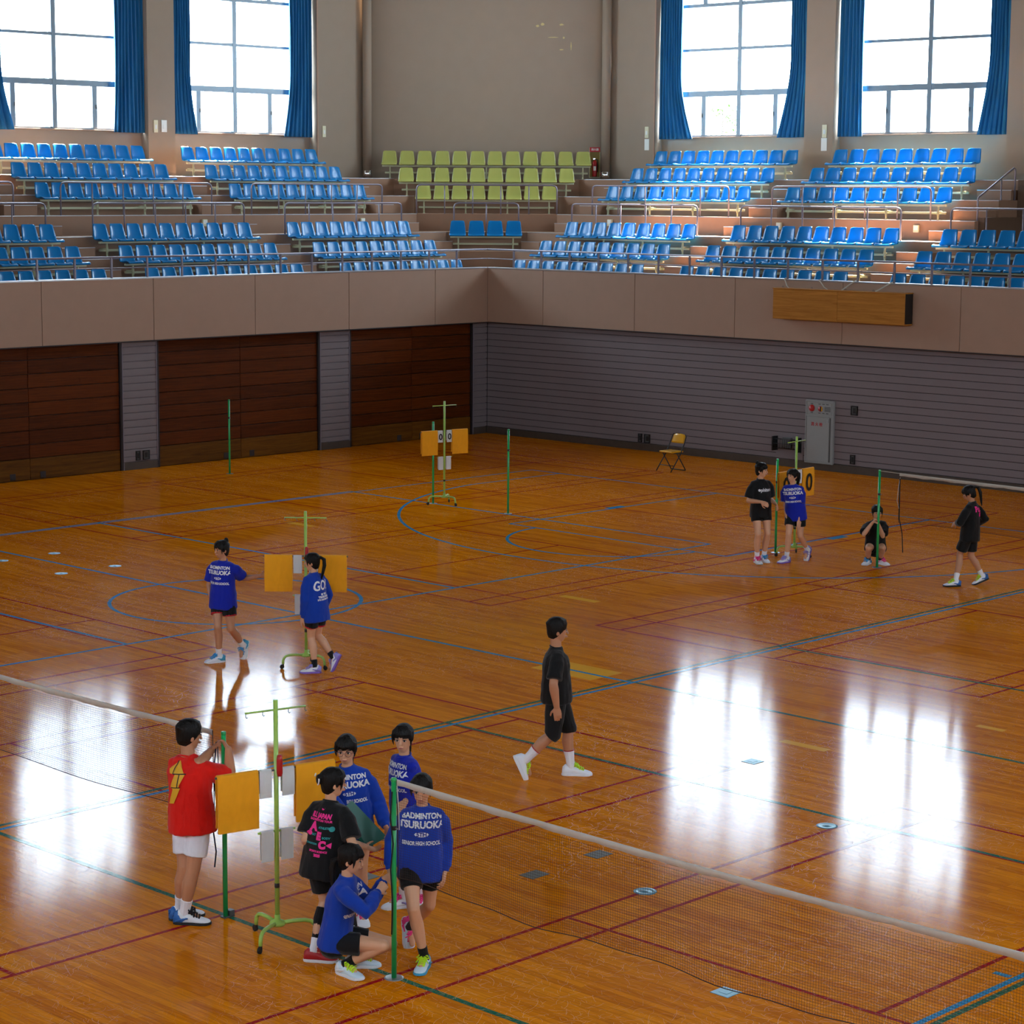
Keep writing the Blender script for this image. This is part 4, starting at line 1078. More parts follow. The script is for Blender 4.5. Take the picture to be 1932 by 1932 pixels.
# local x = right in the picture, y = away; the chair faces -x
g1 = G().tube([(0.17, -0.21, 0.012), (0.17, 0.21, 0.012)], 0.011, 8)
for s in (-0.21, 0.21):
    G().tube([(-0.27, s, 0.0), (0.02, s, 0.36), (0.15, s*0.97, 0.60), (0.20, s*0.93, 0.72), (0.205, s*0.8, 0.765)]+([(0.207, 0, 0.775)] if s > 0 else []), 0.0115, 8).build('back_frame', MT['black'], t)
    G().tube([(0.18, s, 0.012), (0.15, s, 0.06), (-0.10, s, 0.40)], 0.011, 8).build('rear_leg', MT['black'], t)
g1.build('floor_bar', MT['black'], t)
G().tube([(-0.17, -0.21, 0.125), (-0.17, 0.21, 0.125)], 0.008, 8).build('cross_bar', MT['black'], t)
G().cbox(-0.22, 0.14, -0.19, 0.19, 0.395, 0.43, 0.014).build('seat', MT['yellow'], t)
b = G(); vs = []; fs = []
for i in range(7):
    for k in range(9):
        v = -1+2*k/8; u = i/6
        zz = 0.58+0.195*u*(1-0.18*abs(v)**3); hw = 0.19-0.02*u
        vs.append((0.145+0.062*u-0.02*(1-v*v), hw*v, zz))
n = len(vs); vs += [(p[0]+0.022, p[1], p[2]) for p in vs]
for i in range(6):
    for k in range(8):
        a = i*9+k; q = (a, a+9, a+10, a+1); fs.append(q); fs.append(tuple(n+x for x in q[::-1]))
    for k in (0, 8): a = i*9+k; fs.append((a, a+9, n+a+9, n+a) if k else (a, n+a, n+a+9, a+9))
for k in range(8): fs.append((k, k+1, n+k+1, n+k)); a = 54+k; fs.append((a+1, a, n+a, n+a+1))
b.smooth = True; b.add(vs, fs); b.build('backrest', MT['yellow'], t)

# ------------------------------------------------------------------ a bit of tree seen through the third window
tr = thing('tree', 'tree top showing in the lower left pane of the third window', 'tree', (13.0, 3.2, 0.0))
G().tube([(0, 0, 0), (0.05, 0.05, 4.0), (0, 0.1, 8.2)], [0.16, 0.12, 0.03], 8).build('trunk', MT['bark'], tr)
vs = []; fs = []
rng = random.Random(3)
for i in range(900):
    a = rng.random()*6.283; r = 0.75*rng.random()**0.5; h = 6.6+1.75*rng.random(); r *= max(0.15, 1-((h-7.2)/1.3)**2*0.8)
    c = Vector((r*math.cos(a), r*math.sin(a), h)); u = Vector((rng.uniform(-1, 1), rng.uniform(-1, 1), rng.uniform(-1, 1))).normalized()*0.07; v = u.orthogonal().normalized()*0.035
    o = len(vs); vs += [tuple(c-u), tuple(c+v), tuple(c+u), tuple(c-v)]; fs.append((o, o+1, o+2, o+3))
me = bpy.data.meshes.new('foliage'); me.from_pydata(vs, [], fs); me.materials.append(MT['leaf']); me.update()
tag(obj('foliage', me, tr), kind='stuff')
# ------------------------------------------------------------------ people
# joints in metres in each person's own frame: x to the picture's right, y away from the camera, z up
POSE = {
 'P1': dict(base=(-27.782, -24.059), H=1.66, hip=(0.056, 0.000, 0.871), neck=(0.021, 0.050, 1.381), fwd=(0.522, 0.853, 0.000), pel=(0.522, 0.853, 0.000), face=(0.861, 0.506, -0.051), left_arm=[(-0.104, 0.122, 1.296), (0.126, -0.025, 1.327), (0.198, 0.200, 1.387), (0.289, 0.136, 1.495)], right_arm=[(0.158, -0.038, 1.296), (0.353, 0.114, 1.177), (0.345, 0.080, 1.418), (0.265, 0.191, 1.494)], left_leg=[(-0.019, 0.046, 0.871), (-0.007, -0.041, 0.482), (-0.068, 0.100, 0.113)], left_toe=(0.862, 0.507, 0.000), right_leg=[(0.131, -0.046, 0.871), (0.072, -0.074, 0.477), (-0.013, -0.020, 0.091)], right_toe=(0.999, -0.050, 0.000)),
 'P2': dict(base=(-26.811, -24.961), H=1.60, hip=(0.016, 0.000, 0.840), neck=(-0.023, -0.030, 1.310), fwd=(0.050, -0.999, 0.000), pel=(0.050, -0.999, 0.000), face=(-0.118, -0.986, -0.118), left_arm=[(0.132, -0.017, 1.228), (0.217, 0.046, 0.986), (0.287, -0.120, 0.834), (0.343, -0.225, 0.743)], right_arm=[(-0.164, -0.032, 1.228), (-0.128, -0.260, 1.097), (-0.012, -0.220, 0.896), (0.131, -0.252, 0.865)], left_leg=[(0.101, 0.004, 0.840), (0.088, -0.022, 0.456), (0.086, 0.000, 0.072)], left_toe=(0.196, -0.981, 0.000), right_leg=[(-0.069, -0.004, 0.840), (-0.056, -0.002, 0.456), (-0.043, 0.000, 0.071)], right_toe=(-0.196, -0.981, 0.000)),
 'P3': dict(base=(-26.234, -25.038), H=1.58, hip=(-0.017, 0.000, 0.830), neck=(-0.043, 0.000, 1.304), fwd=(-0.878, -0.479, 0.000), pel=(-0.878, -0.479, 0.000), face=(-0.215, -0.976, -0.029), left_arm=[(0.031, -0.128, 1.223), (0.030, 0.047, 1.029), (-0.028, -0.160, 0.942), (-0.136, -0.196, 0.847)], right_arm=[(-0.109, 0.128, 1.223), (-0.088, -0.005, 0.999), (-0.109, 0.100, 0.792), (-0.127, 0.055, 0.653)], left_leg=[(0.023, -0.074, 0.830), (0.065, -0.012, 0.441), (0.108, 0.050, 0.052)], left_toe=(-0.287, -0.958, 0.000), right_leg=[(-0.058, 0.074, 0.830), (-0.069, 0.002, 0.456), (-0.044, 0.000, 0.077)], right_toe=(-0.944, -0.330, 0.000)),
 'P4': dict(base=(-27.635, -25.454), H=1.56, hip=(0.082, 0.050, 0.803), neck=(0.129, 0.100, 1.249), fwd=(0.503, 0.865, 0.000), pel=(0.503, 0.865, 0.000), face=(0.952, 0.301, -0.050), left_arm=[(-0.004, 0.164, 1.170), (-0.064, 0.048, 0.947), (-0.013, 0.220, 0.805), (0.060, 0.335, 0.752)], right_arm=[(0.246, 0.019, 1.170), (0.309, -0.102, 0.951), (0.388, 0.100, 0.877), (0.498, 0.175, 0.816)], left_leg=[(0.011, 0.092, 0.803), (0.083, 0.125, 0.437), (0.002, -0.020, 0.100)], left_toe=(0.995, -0.105, 0.000), right_leg=[(0.154, 0.008, 0.803), (0.219, 0.214, 0.467), (0.284, 0.420, 0.130)], right_toe=(0.970, 0.243, 0.000)),
 'P5': dict(base=(-27.670, -25.847), H=1.56, hip=(-0.078, 0.040, 0.261), neck=(0.022, 0.020, 0.765), fwd=(0.979, -0.202, 0.000), pel=(0.979, -0.202, 0.000), face=(0.974, -0.201, -0.100), left_arm=[(0.035, 0.164, 0.687), (0.197, 0.218, 0.492), (0.290, 0.160, 0.693), (0.416, 0.112, 0.749)], right_arm=[(-0.023, -0.118, 0.687), (0.177, -0.228, 0.566), (0.251, -0.030, 0.654), (0.335, 0.075, 0.713)], left_leg=[(-0.061, 0.121, 0.261), (0.345, 0.160, 0.188), (0.079, 0.150, 0.030)], left_toe=(0.995, 0.105, 0.000), right_leg=[(-0.095, -0.041, 0.261), (0.292, -0.060, 0.247), (0.002, -0.020, 0.095)], right_toe=(0.751, -0.661, 0.000)),
 'P6': dict(base=(-27.066, -26.067), H=1.55, hip=(-0.017, 0.000, 0.798), neck=(-0.005, 0.000, 1.246), fwd=(0.050, -0.999, 0.000), pel=(0.050, -0.999, 0.000), face=(-0.099, -0.988, -0.119), left_arm=[(0.136, 0.007, 1.166), (0.181, 0.091, 0.928), (0.170, -0.030, 0.735), (0.155, -0.093, 0.605)], right_arm=[(-0.150, -0.007, 1.166), (-0.236, 0.074, 0.938), (-0.249, -0.060, 0.754), (-0.237, -0.142, 0.635)], left_leg=[(0.065, 0.004, 0.798), (0.050, 0.069, 0.431), (-0.106, 0.320, 0.204)], left_toe=(0.151, -0.252, -0.956), right_leg=[(-0.099, -0.004, 0.798), (-0.062, -0.225, 0.500), (0.021, -0.140, 0.147)], right_toe=(-0.243, -0.970, 0.000)),
 'P7': dict(base=(-22.324, -23.081), H=1.68, hip=(-0.024, 0.000, 0.874), neck=(-0.029, 0.000, 1.349), fwd=(0.997, 0.080, 0.000), pel=(0.997, 0.080, 0.000), face=(0.995, 0.100, 0.000), left_arm=[(-0.040, 0.155, 1.263), (0.009, 0.179, 0.964), (0.053, 0.200, 0.699), (0.082, 0.200, 0.544)], right_arm=[(-0.015, -0.155, 1.263), (-0.060, -0.279, 1.018), (-0.024, -0.220, 0.781), (-0.004, -0.220, 0.624)], left_leg=[(-0.031, 0.089, 0.874), (0.102, 0.067, 0.492), (0.136, 0.080, 0.090)], left_toe=(1.000, 0.000, 0.000), right_leg=[(-0.016, -0.089, 0.874), (-0.060, -0.118, 0.473), (-0.335, -0.080, 0.179)], right_toe=(0.423, 0.000, -0.906)),
 'P8': dict(base=(-21.207, -16.407), H=1.55, hip=(-0.052, 0.000, 0.806), neck=(-0.051, 0.000, 1.292), fwd=(-0.447, -0.894, 0.000), pel=(-0.447, -0.894, 0.000), face=(-0.751, -0.660, -0.020), left_arm=[(0.077, -0.064, 1.213), (0.193, 0.087, 1.041), (0.407, 0.020, 1.084), (0.551, 0.037, 1.093)], right_arm=[(-0.180, 0.064, 1.213), (-0.237, 0.092, 0.964), (-0.190, 0.000, 0.762), (-0.158, -0.073, 0.640)], left_leg=[(0.021, -0.037, 0.806), (0.054, -0.092, 0.439), (0.171, 0.150, 0.180)], left_toe=(-0.201, -0.301, -0.932), right_leg=[(-0.126, 0.037, 0.806), (-0.107, -0.114, 0.465), (-0.106, -0.050, 0.098)], right_toe=(-0.884, -0.468, 0.000)),
 'P9': dict(base=(-20.796, -17.669), H=1.52, hip=(-0.029, 0.000, 0.790), neck=(-0.064, 0.000, 1.240), fwd=(-0.800, 0.600, 0.000), pel=(-0.800, 0.600, 0.000), face=(-0.995, 0.103, 0.000), left_arm=[(-0.142, -0.112, 1.162), (-0.158, -0.122, 0.911), (-0.185, -0.060, 0.699), (-0.235, -0.009, 0.575)], right_arm=[(0.026, 0.112, 1.162), (0.106, 0.178, 0.933), (0.037, 0.250, 0.733), (-0.041, 0.340, 0.655)], left_leg=[(-0.078, -0.065, 0.790), (-0.099, 0.027, 0.437), (-0.047, -0.060, 0.086)], left_toe=(-0.995, -0.105, 0.000), right_leg=[(0.019, 0.065, 0.790), (-0.032, 0.156, 0.440), (0.173, 0.050, 0.156)], right_toe=(-0.421, 0.100, -0.902)),
 'P10': dict(base=(-10.349, -16.417), H=1.62, hip=(-0.045, 0.000, 0.851), neck=(-0.055, 0.000, 1.348), fwd=(0.399, -0.917, 0.000), pel=(0.399, -0.917, 0.000), face=(0.862, -0.507, 0.000), left_arm=[(0.084, 0.060, 1.265), (0.119, 0.109, 1.003), (0.174, -0.120, 0.966), (0.215, -0.251, 0.902)], right_arm=[(-0.191, -0.060, 1.265), (-0.250, -0.071, 1.003), (-0.065, -0.220, 1.005), (0.049, -0.308, 0.956)], left_leg=[(0.034, 0.034, 0.851), (0.067, -0.066, 0.475), (0.032, 0.080, 0.116)], left_toe=(0.243, -0.970, 0.000), right_leg=[(-0.124, -0.034, 0.851), (-0.096, -0.156, 0.481), (-0.094, -0.060, 0.104)], right_toe=(0.196, -0.981, 0.000)),
 'P11': dict(base=(-9.945, -16.732), H=1.53, hip=(0.016, 0.000, 0.796), neck=(-0.039, 0.000, 1.257), fwd=(-0.349, -0.937, 0.000), pel=(-0.349, -0.937, 0.000), face=(-0.750, -0.660, 0.050), left_arm=[(0.103, -0.049, 1.179), (0.076, -0.087, 0.923), (0.052, -0.120, 0.695), (0.050, -0.158, 0.557)], right_arm=[(-0.162, 0.049, 1.179), (-0.134, 0.123, 0.938), (-0.139, -0.020, 0.765), (-0.128, -0.075, 0.633)], left_leg=[(0.092, -0.028, 0.796), (0.092, -0.054, 0.428), (0.236, 0.140, 0.150)], left_toe=(-0.318, -0.424, -0.848), right_leg=[(-0.061, 0.028, 0.796), (-0.104, -0.124, 0.463), (-0.123, -0.080, 0.098)], right_toe=(-0.800, -0.600, 0.000)),
 'P12': dict(base=(-9.214, -17.782), H=1.56, hip=(0.021, 0.120, 0.245), neck=(0.004, 0.000, 0.716), fwd=(0.050, -0.999, 0.000), pel=(0.050, -0.999, 0.000), face=(0.099, -0.990, -0.099), left_arm=[(0.151, 0.027, 0.638), (0.087, -0.170, 0.483), (0.001, -0.220, 0.689), (-0.041, -0.287, 0.812)], right_arm=[(-0.137, 0.013, 0.638), (-0.219, -0.200, 0.516), (-0.091, -0.220, 0.706), (0.009, -0.257, 0.806)], left_leg=[(0.104, 0.124, 0.245), (0.088, -0.220, 0.301), (0.093, 0.020, 0.091)], left_toe=(0.600, -0.800, 0.000), right_leg=[(-0.061, 0.116, 0.245), (-0.138, -0.220, 0.299), (-0.100, 0.020, 0.090)], right_toe=(-0.552, -0.834, 0.000)),
 'P13': dict(base=(-9.754, -19.853), H=1.58, hip=(0.007, 0.000, 0.814), neck=(0.019, 0.000, 1.276), fwd=(-0.853, 0.522, 0.000), pel=(-0.853, 0.522, 0.000), face=(-0.913, 0.203, -0.355), left_arm=[(-0.060, -0.125, 1.195), (-0.189, -0.180, 0.974), (-0.174, 0.050, 0.946), (-0.261, 0.157, 0.892)], right_arm=[(0.093, 0.125, 1.195), (0.260, 0.135, 0.994), (0.164, 0.320, 0.891), (0.073, 0.428, 0.845)], left_leg=[(-0.036, -0.072, 0.814), (-0.129, 0.047, 0.465), (-0.213, -0.120, 0.133)], left_toe=(-0.995, -0.100, 0.000), right_leg=[(0.051, 0.072, 0.814), (0.047, 0.079, 0.434), (0.223, 0.050, 0.098)], right_toe=(-0.927, -0.103, -0.361)),
}
SKIN = mat('skin', (214, 158, 122), 0.5, var=0.06, var_scale=14, sss=0.0)
SKIN2 = mat('skin_tan', (190, 132, 98), 0.5, var=0.06, var_scale=14)
HAIR = mat('hair_black', (16, 12, 11), 0.6, spec=0.25, var=0.3, var_scale=30, bump=0.5, bump_scale=90, aniso_scale=(1, 1, 0.2))
EYE_W = mat('eye_white', (214, 208, 202), 0.3); EYE_D = mat('eye_dark', (26, 18, 16), 0.2)
LIP = mat('lip', (176, 98, 88), 0.45); BROW = mat('eyebrow', (46, 34, 30), 0.8)
CL = {'royal': cloth_mat('jersey_royal_blue', (16, 34, 158)), 'royal2': cloth_mat('sweat_royal_blue', (10, 56, 160)), 'black': cloth_mat('cotton_black', (15, 15, 17)),
      'red': cloth_mat('jersey_red', (222, 20, 6)), 'white': cloth_mat('shorts_white', (232, 232, 240)), 'redtrim': cloth_mat('trim_red', (196, 24, 40)),
      'sock_w': cloth_mat('sock_white', (236, 234, 238), 0.1), 'sock_k': cloth_mat('sock_black', (18, 18, 20), 0.1)}
SH = {'white': mat('shoe_white', (232, 234, 240), 0.45, var=0.03), 'sole_w': mat('sole_white', (226, 228, 232), 0.6), 'sole_k': mat('sole_black', (28, 28, 30), 0.7), 'teal': mat('shoe_teal', (52, 150, 186), 0.5),
      'blue': mat('shoe_blue', (30, 96, 168), 0.5), 'red': mat('shoe_red', (176, 24, 32), 0.5), 'pink': mat('lace_pink', (240, 56, 138), 0.6), 'neon': mat('lace_neon', (198, 240, 20), 0.55), 'lblue': mat('lace_blue', (40, 150, 208), 0.6),
      'purple': mat('sole_purple', (130, 96, 190), 0.6), 'black': mat('lace_black', (20, 20, 24), 0.7), 'lav': mat('lace_lavender', (150, 140, 208), 0.6), 'palecyan': mat('shoe_pale', (206, 224, 236), 0.5)}
PRINT_W = mat('print_white', (226, 226, 230), 0.7); PRINT_P = mat('print_pink', (240, 40, 140), 0.7); PRINT_G = mat('print_gold', (226, 168, 30), 0.6); PRINT_T = mat('print_teal', (40, 150, 150), 0.7); PRINT_B = mat('print_navy', (20, 36, 140), 0.7)

def V(t): return Vector(t)
def lerp(a, b, t): return a+(b-a)*t
class Body(G):
    """closed lofted volumes that a voxel remesh fuses into one surface"""
    def loft(s, pts, rad, side=None, seg=14, power=2.0):
        """pts = centres, rad = (half width along side, half depth), side = width direction"""
        pts = [V(p) for p in pts]; n = len(pts); vs = []
        sides = side if isinstance(side, list) else [side]*n
        last = None
        for i, p in enumerate(pts):
            t = (pts[min(i+1, n-1)]-pts[max(i-1, 0)])
            if i not in (0, n-1): t = (pts[i+1]-p).normalized()+(p-pts[i-1]).normalized()
            t.normalize()
            sd = sides[i]
            if sd is None:
                sd = last if last is not None else (Vector((1, 0, 0)) if abs(t.x) < 0.8 else Vector((0, 1, 0)))
            x = (V(sd)-t*V(sd).dot(t)).normalized(); last = x; y = t.cross(x)
            a, b = rad[i] if isinstance(rad[i], (tuple, list)) else (rad[i], rad[i])
            for k in range(seg):
                an = 2*math.pi*k/seg; c, sn = math.cos(an), math.sin(an)
                e = 2.0/power
                vs.append(p+x*a*math.copysign(abs(c)**e, c)+y*b*math.copysign(abs(sn)**e, sn))
        fs = [(i*seg+k, i*seg+(k+1) % seg, (i+1)*seg+(k+1) % seg, (i+1)*seg+k) for i in range(n-1) for k in range(seg)]
        fs += [tuple(range(seg-1, -1, -1)), tuple((n-1)*seg+k for k in range(seg))]
        s.add(vs, fs)
    def limb(s, a, b, ra, rb, mids=(), side=None, round_ends=True):
        """tapered limb a->b; mids = (t, radius, offset)"""
        a, b = V(a), V(b); d = (b-a); L = d.length; u = d/L
        pts, rs = [], []
        if round_ends:
            for q in (0.95, 0.6): pts.append(a-u*ra*q); rs.append(ra*math.sqrt(1-q*q))
        pts.append(a); rs.append(ra)
        for m in mids: pts.append(a+d*m[0]+(V(m[2]) if len(m) > 2 else Vector())); rs.append(m[1])
        pts.append(b); rs.append(rb)
        if round_ends:
            for q in (0.6, 0.95): pts.append(b+u*rb*q); rs.append(rb*math.sqrt(1-q*q))
        s.loft(pts, rs, side)
    def ball(s, c, r, seg=12):
        """ellipsoid, r = 3 radii along x y z"""
        c = V(c); r = (r, r, r) if not isinstance(r, (tuple, list)) else r
        vs = []; fs = []; m = 8
        for i in range(1, m):
            ph = math.pi*i/m
            for k in range(seg):
                a = 2*math.pi*k/seg; vs.append((c.x+r[0]*math.sin(ph)*math.cos(a), c.y+r[1]*math.sin(ph)*math.sin(a), c.z+r[2]*math.cos(ph)))
        vs += [(c.x, c.y, c.z+r[2]), (c.x, c.y, c.z-r[2])]; t = (m-1)*seg
        for i in range(m-2):
            for k in range(seg): fs.append((i*seg+k, (i+1)*seg+k, (i+1)*seg+(k+1) % seg, i*seg+(k+1) % seg))
        for k in range(seg): fs.append((t, k, (k+1) % seg)); fs.append((t+1, (m-2)*seg+(k+1) % seg, (m-2)*seg+k))
        s.add(vs, fs)
    def eball(s, c, axes, r):
        """ellipsoid with own axes"""
        o = len(s.v); s.ball((0, 0, 0), r)
        ax = [V(a).normalized() for a in axes]; c = V(c)
        for i in range(o, len(s.v)):
            v = s.v[i]; s.v[i] = tuple(c+ax[0]*v[0]+ax[1]*v[1]+ax[2]*v[2])
    def fuse(s, name, m, parent, voxel=0.006, smooth=2, decim=0.5, wrinkle=0.0, wscale=9.0, seed=0.0):
        me = s.mesh(name+'_raw', m)
        o = bpy.data.objects.new(name+'_raw', me); COL.objects.link(o)
        r = o.modifiers.new('r', 'REMESH'); r.mode = 'VOXEL'; r.voxel_size = voxel; r.adaptivity = 0.0
        if smooth:
            q = o.modifiers.new('s', 'SMOOTH'); q.factor = 0.5; q.iterations = smooth
        if decim < 1:
            q = o.modifiers.new('d', 'DECIMATE'); q.ratio = decim
        dg_ = bpy.context.evaluated_depsgraph_get()
        out = bpy.data.meshes.new_from_object(o.evaluated_get(dg_))
        bpy.data.objects.remove(o); bpy.data.meshes.remove(me)
        out.name = name
        if wrinkle:
            nr = [v.normal.copy() for v in out.vertices]
            for v, n in zip(out.vertices, nr):
                p = v.co
                q = Vector((p.x*wscale, p.y*wscale, p.z*wscale*0.55+seed))
                d = noise.noise(q)+0.5*noise.noise(Vector((p.x*wscale*2.2+seed, p.y*wscale*2.2, p.z*wscale*1.6)))
                v.co = p+n*(d*wrinkle)
        out.materials.clear(); out.materials.append(m)
        for p in out.polygons: p.use_smooth = True
        out.update()
        return obj(name, out, parent)

def hand(B, w, tip, palm, side, curl=0.35, S=1.0, spread=0.0):
    """palm and five fingers: w wrist, tip direction point, palm = direction the palm faces; side +1 left, -1 right"""
    w = V(w); d = (V(tip)-w).normalized(); p = V(palm); p = (p-d*p.dot(d)).normalized(); x = d.cross(p).normalized()*side   # x towards the thumb side
    B.loft([w-d*0.01*S, w+d*0.02*S, w+d*0.05*S, w+d*0.085*S, w+d*0.094*S], [(0.025*S, 0.018*S), (0.031*S, 0.017*S), (0.040*S, 0.016*S), (0.040*S, 0.013*S), (0.03*S, 0.008*S)], x, 12)
    for k, (off, L, ro) in enumerate(((0.030, 0.070, 0.0), (0.0105, 0.078, 0.0), (-0.0095, 0.072, 0.0), (-0.029, 0.057, 0.0))):
        b = w+d*(0.082 if k < 3 else 0.076)*S+x*off*S
        dd = (d+x*spread*(off*8)).normalized()
        pts = [b]; a = 0.0
        for f, c in ((0.45, 0.55), (0.30, 0.9), (0.25, 0.7)):
            a += c*curl*(1+0.12*k)
            pts.append(pts[-1]+(dd*math.cos(a)+p*math.sin(a))*L*f*S)
        pts.append(pts[-1]+(pts[-1]-pts[-2]).normalized()*0.004*S)
        B.loft(pts, [0.0092*S, 0.0085*S, 0.0078*S, 0.0068*S, 0.003*S], x, 8)
    b = w+d*0.028*S+x*0.026*S
    pts = [b, b+(d*0.55+x*0.7+p*0.25).normalized()*0.036*S]
    pts.append(pts[-1]+(d*0.85+x*0.35+p*(0.3+curl*0.5)).normalized()*0.030*S); pts.append(pts[-1]+(d*0.9+x*0.05+p*(0.3+curl*0.7)).normalized()*0.024*S)
    B.loft(pts+[pts[-1]+(pts[-1]-pts[-2])*0.12], [0.013*S, 0.0105*S, 0.0092*S, 0.0075*S, 0.003*S], p, 8)

def make_shoe(parent, an, toe, S, upper, sole, lace, accent=None, lace2=None):
    """trainer: one object with sole, laces and side stripe as sub-parts; an = ankle joint, toe = direction of the toes"""
    an = V(an); f = V(toe).normalized()
    up = Vector((0, 0, 1)); up = (up-f*up.dot(f)).normalized(); l = up.cross(f).normalized()
    o = an-up*0.082*S
    def W(t, x, z): return o+f*t*S*1.06+l*x*S*1.14+up*z*S*(1.0+0.22*min(1.0, max(0.0, z-0.02)/0.05))
    SEC = [(-.078, .014, .045), (-.072, .027, .070), (-.05, .034, .088), (-.015, .036, .092), (.02, .036, .086), (.05, .038, .074), (.085, .042, .060), (.12, .0445, .050), (.15, .041, .043), (.172, .031, .036), (.184, .016, .028)]
    B = Body(); seg = 14; vs = []
    for t, hw, h in SEC:
        for k in range(seg):
            a = 2*math.pi*k/seg; c, sn = math.cos(a), math.sin(a)
            z = 0.012+(h-0.012)*(0.5+0.5*sn) if sn > -0.5 else 0.012
            ww = hw*(abs(c)**0.75)*math.copysign(1, c)*(1.0 if sn < 0.2 else 1-0.38*(sn-0.2))
            vs.append(W(t, ww, z))
    n = len(SEC)
    fs = [(i*seg+k, (i+1)*seg+k, (i+1)*seg+(k+1) % seg, i*seg+(k+1) % seg) for i in range(n-1) for k in range(seg)]
    fs += [tuple(range(seg)), tuple((n-1)*seg+k for k in range(seg-1, -1, -1))]
    g = G(); g.smooth = True; g.add(vs, fs); me = g.mesh('shoe', upper)
    bm = bmesh.new(); bm.from_mesh(me); bmesh.ops.recalc_face_normals(bm, faces=bm.faces); bm.to_mesh(me); bm.free()
    shoe = obj('shoe', me, parent)
    # sole
    ring = [(-.084, 0), (-.078, .020), (-.06, .032), (-.02, .037), (.03, .036), (.08, .043), (.12, .048), (.155, .044), (.178, .032), (.190, .012)]
    poly = [(t, x) for t, x in ring]+[(t, -x) for t, x in ring[::-1] if x > 0]
    vs = []; m = len(poly)
    for z, k in ((0.0, 0.96), (0.006, 1.0), (0.018, 1.0), (0.024, 0.97)):
        for t, x in poly: vs.append(W(0.05+(t-0.05)*k, x*k, z+(0.006 if t > 0.16 and z < 0.004 else 0)))
    fs = [(i*m+k, i*m+(k+1) % m, (i+1)*m+(k+1) % m, (i+1)*m+k) for i in range(3) for k in range(m)]+[tuple(range(m-1, -1, -1)), tuple(3*m+k for k in range(m))]
    g = G(); g.add(vs, fs); me = g.mesh('sole', sole)
    bm = bmesh.new(); bm.from_mesh(me); bmesh.ops.recalc_face_normals(bm, faces=bm.faces); bm.to_mesh(me); bm.free()
    obj('sole', me, shoe)
    g = G()
    for i in range(5):
        t = 0.028+0.018*i; h = 0.089-0.0075*i
        g.tube([W(t, 0.024, h-0.012), W(t+0.006, 0.012, h+0.002), W(t+0.010, -0.012, h+0.002), W(t+0.004, -0.024, h-0.012)], 0.0062*S, 6)
        g.tube([W(t+0.010, 0.024, h-0.016), W(t+0.003, 0.0, h+0.004), W(t+0.010, -0.024, h-0.016)], 0.0062*S, 6)
    for sx in (-1, 1):
        g.tube([W(0.03, 0, 0.094), W(0.035, sx*0.03, 0.098), W(0.05, sx*0.045, 0.085), W(0.055, sx*0.03, 0.083), W(0.035, 0.0, 0.092)], 0.0055*S, 6)
        g.tube([W(0.03, 0, 0.094), W(0.06, sx*0.02, 0.09), W(0.075, sx*0.045, 0.06)], 0.005*S, 6)
    g.build('laces', lace, shoe)
    if accent is not None:
        g = G()
        for sx in (-1, 1):
            g.tube([W(-0.06, sx*0.035, 0.03), W(-0.01, sx*0.0385, 0.045), W(0.03, sx*0.040, 0.05)], 0.006*S, 6)
            g.tube([W(-0.02, sx*0.0385, 0.028), W(0.02, sx*0.040, 0.052)], 0.0055*S, 6)
        g.tube([W(-0.077, 0.012, 0.07), W(-0.082, 0, 0.05), W(-0.077, -0.012, 0.07)], 0.006*S, 6)
        g.build('side_stripe', accent, shoe)
        vs = []; hs_ = [(-.0795, .016, .047), (-.0735, .029, .072), (-.05, .0355, .090), (-.022, .0375, .080), (-.012, .0375, .052)]
        for t, hw, h in hs_:
            for k in range(seg):
                a = 2*math.pi*k/seg; c, sn = math.cos(a), math.sin(a)
                z = 0.011+(h-0.011)*(0.5+0.5*sn) if sn > -0.5 else 0.011
                vs.append(W(t, hw*(abs(c)**0.75)*math.copysign(1, c)*(1.0 if sn < 0.2 else 1-0.36*(sn-0.2)), z))
        nn = len(hs_)
        fs = [(i*seg+k, (i+1)*seg+k, (i+1)*seg+(k+1) % seg, i*seg+(k+1) % seg) for i in range(nn-1) for k in range(seg)]+[tuple(range(seg)), tuple((nn-1)*seg+k for k in range(seg-1, -1, -1))]
        g = G(); g.smooth = True; g.add(vs, fs); g.build('heel_counter', accent, shoe)
    return shoe

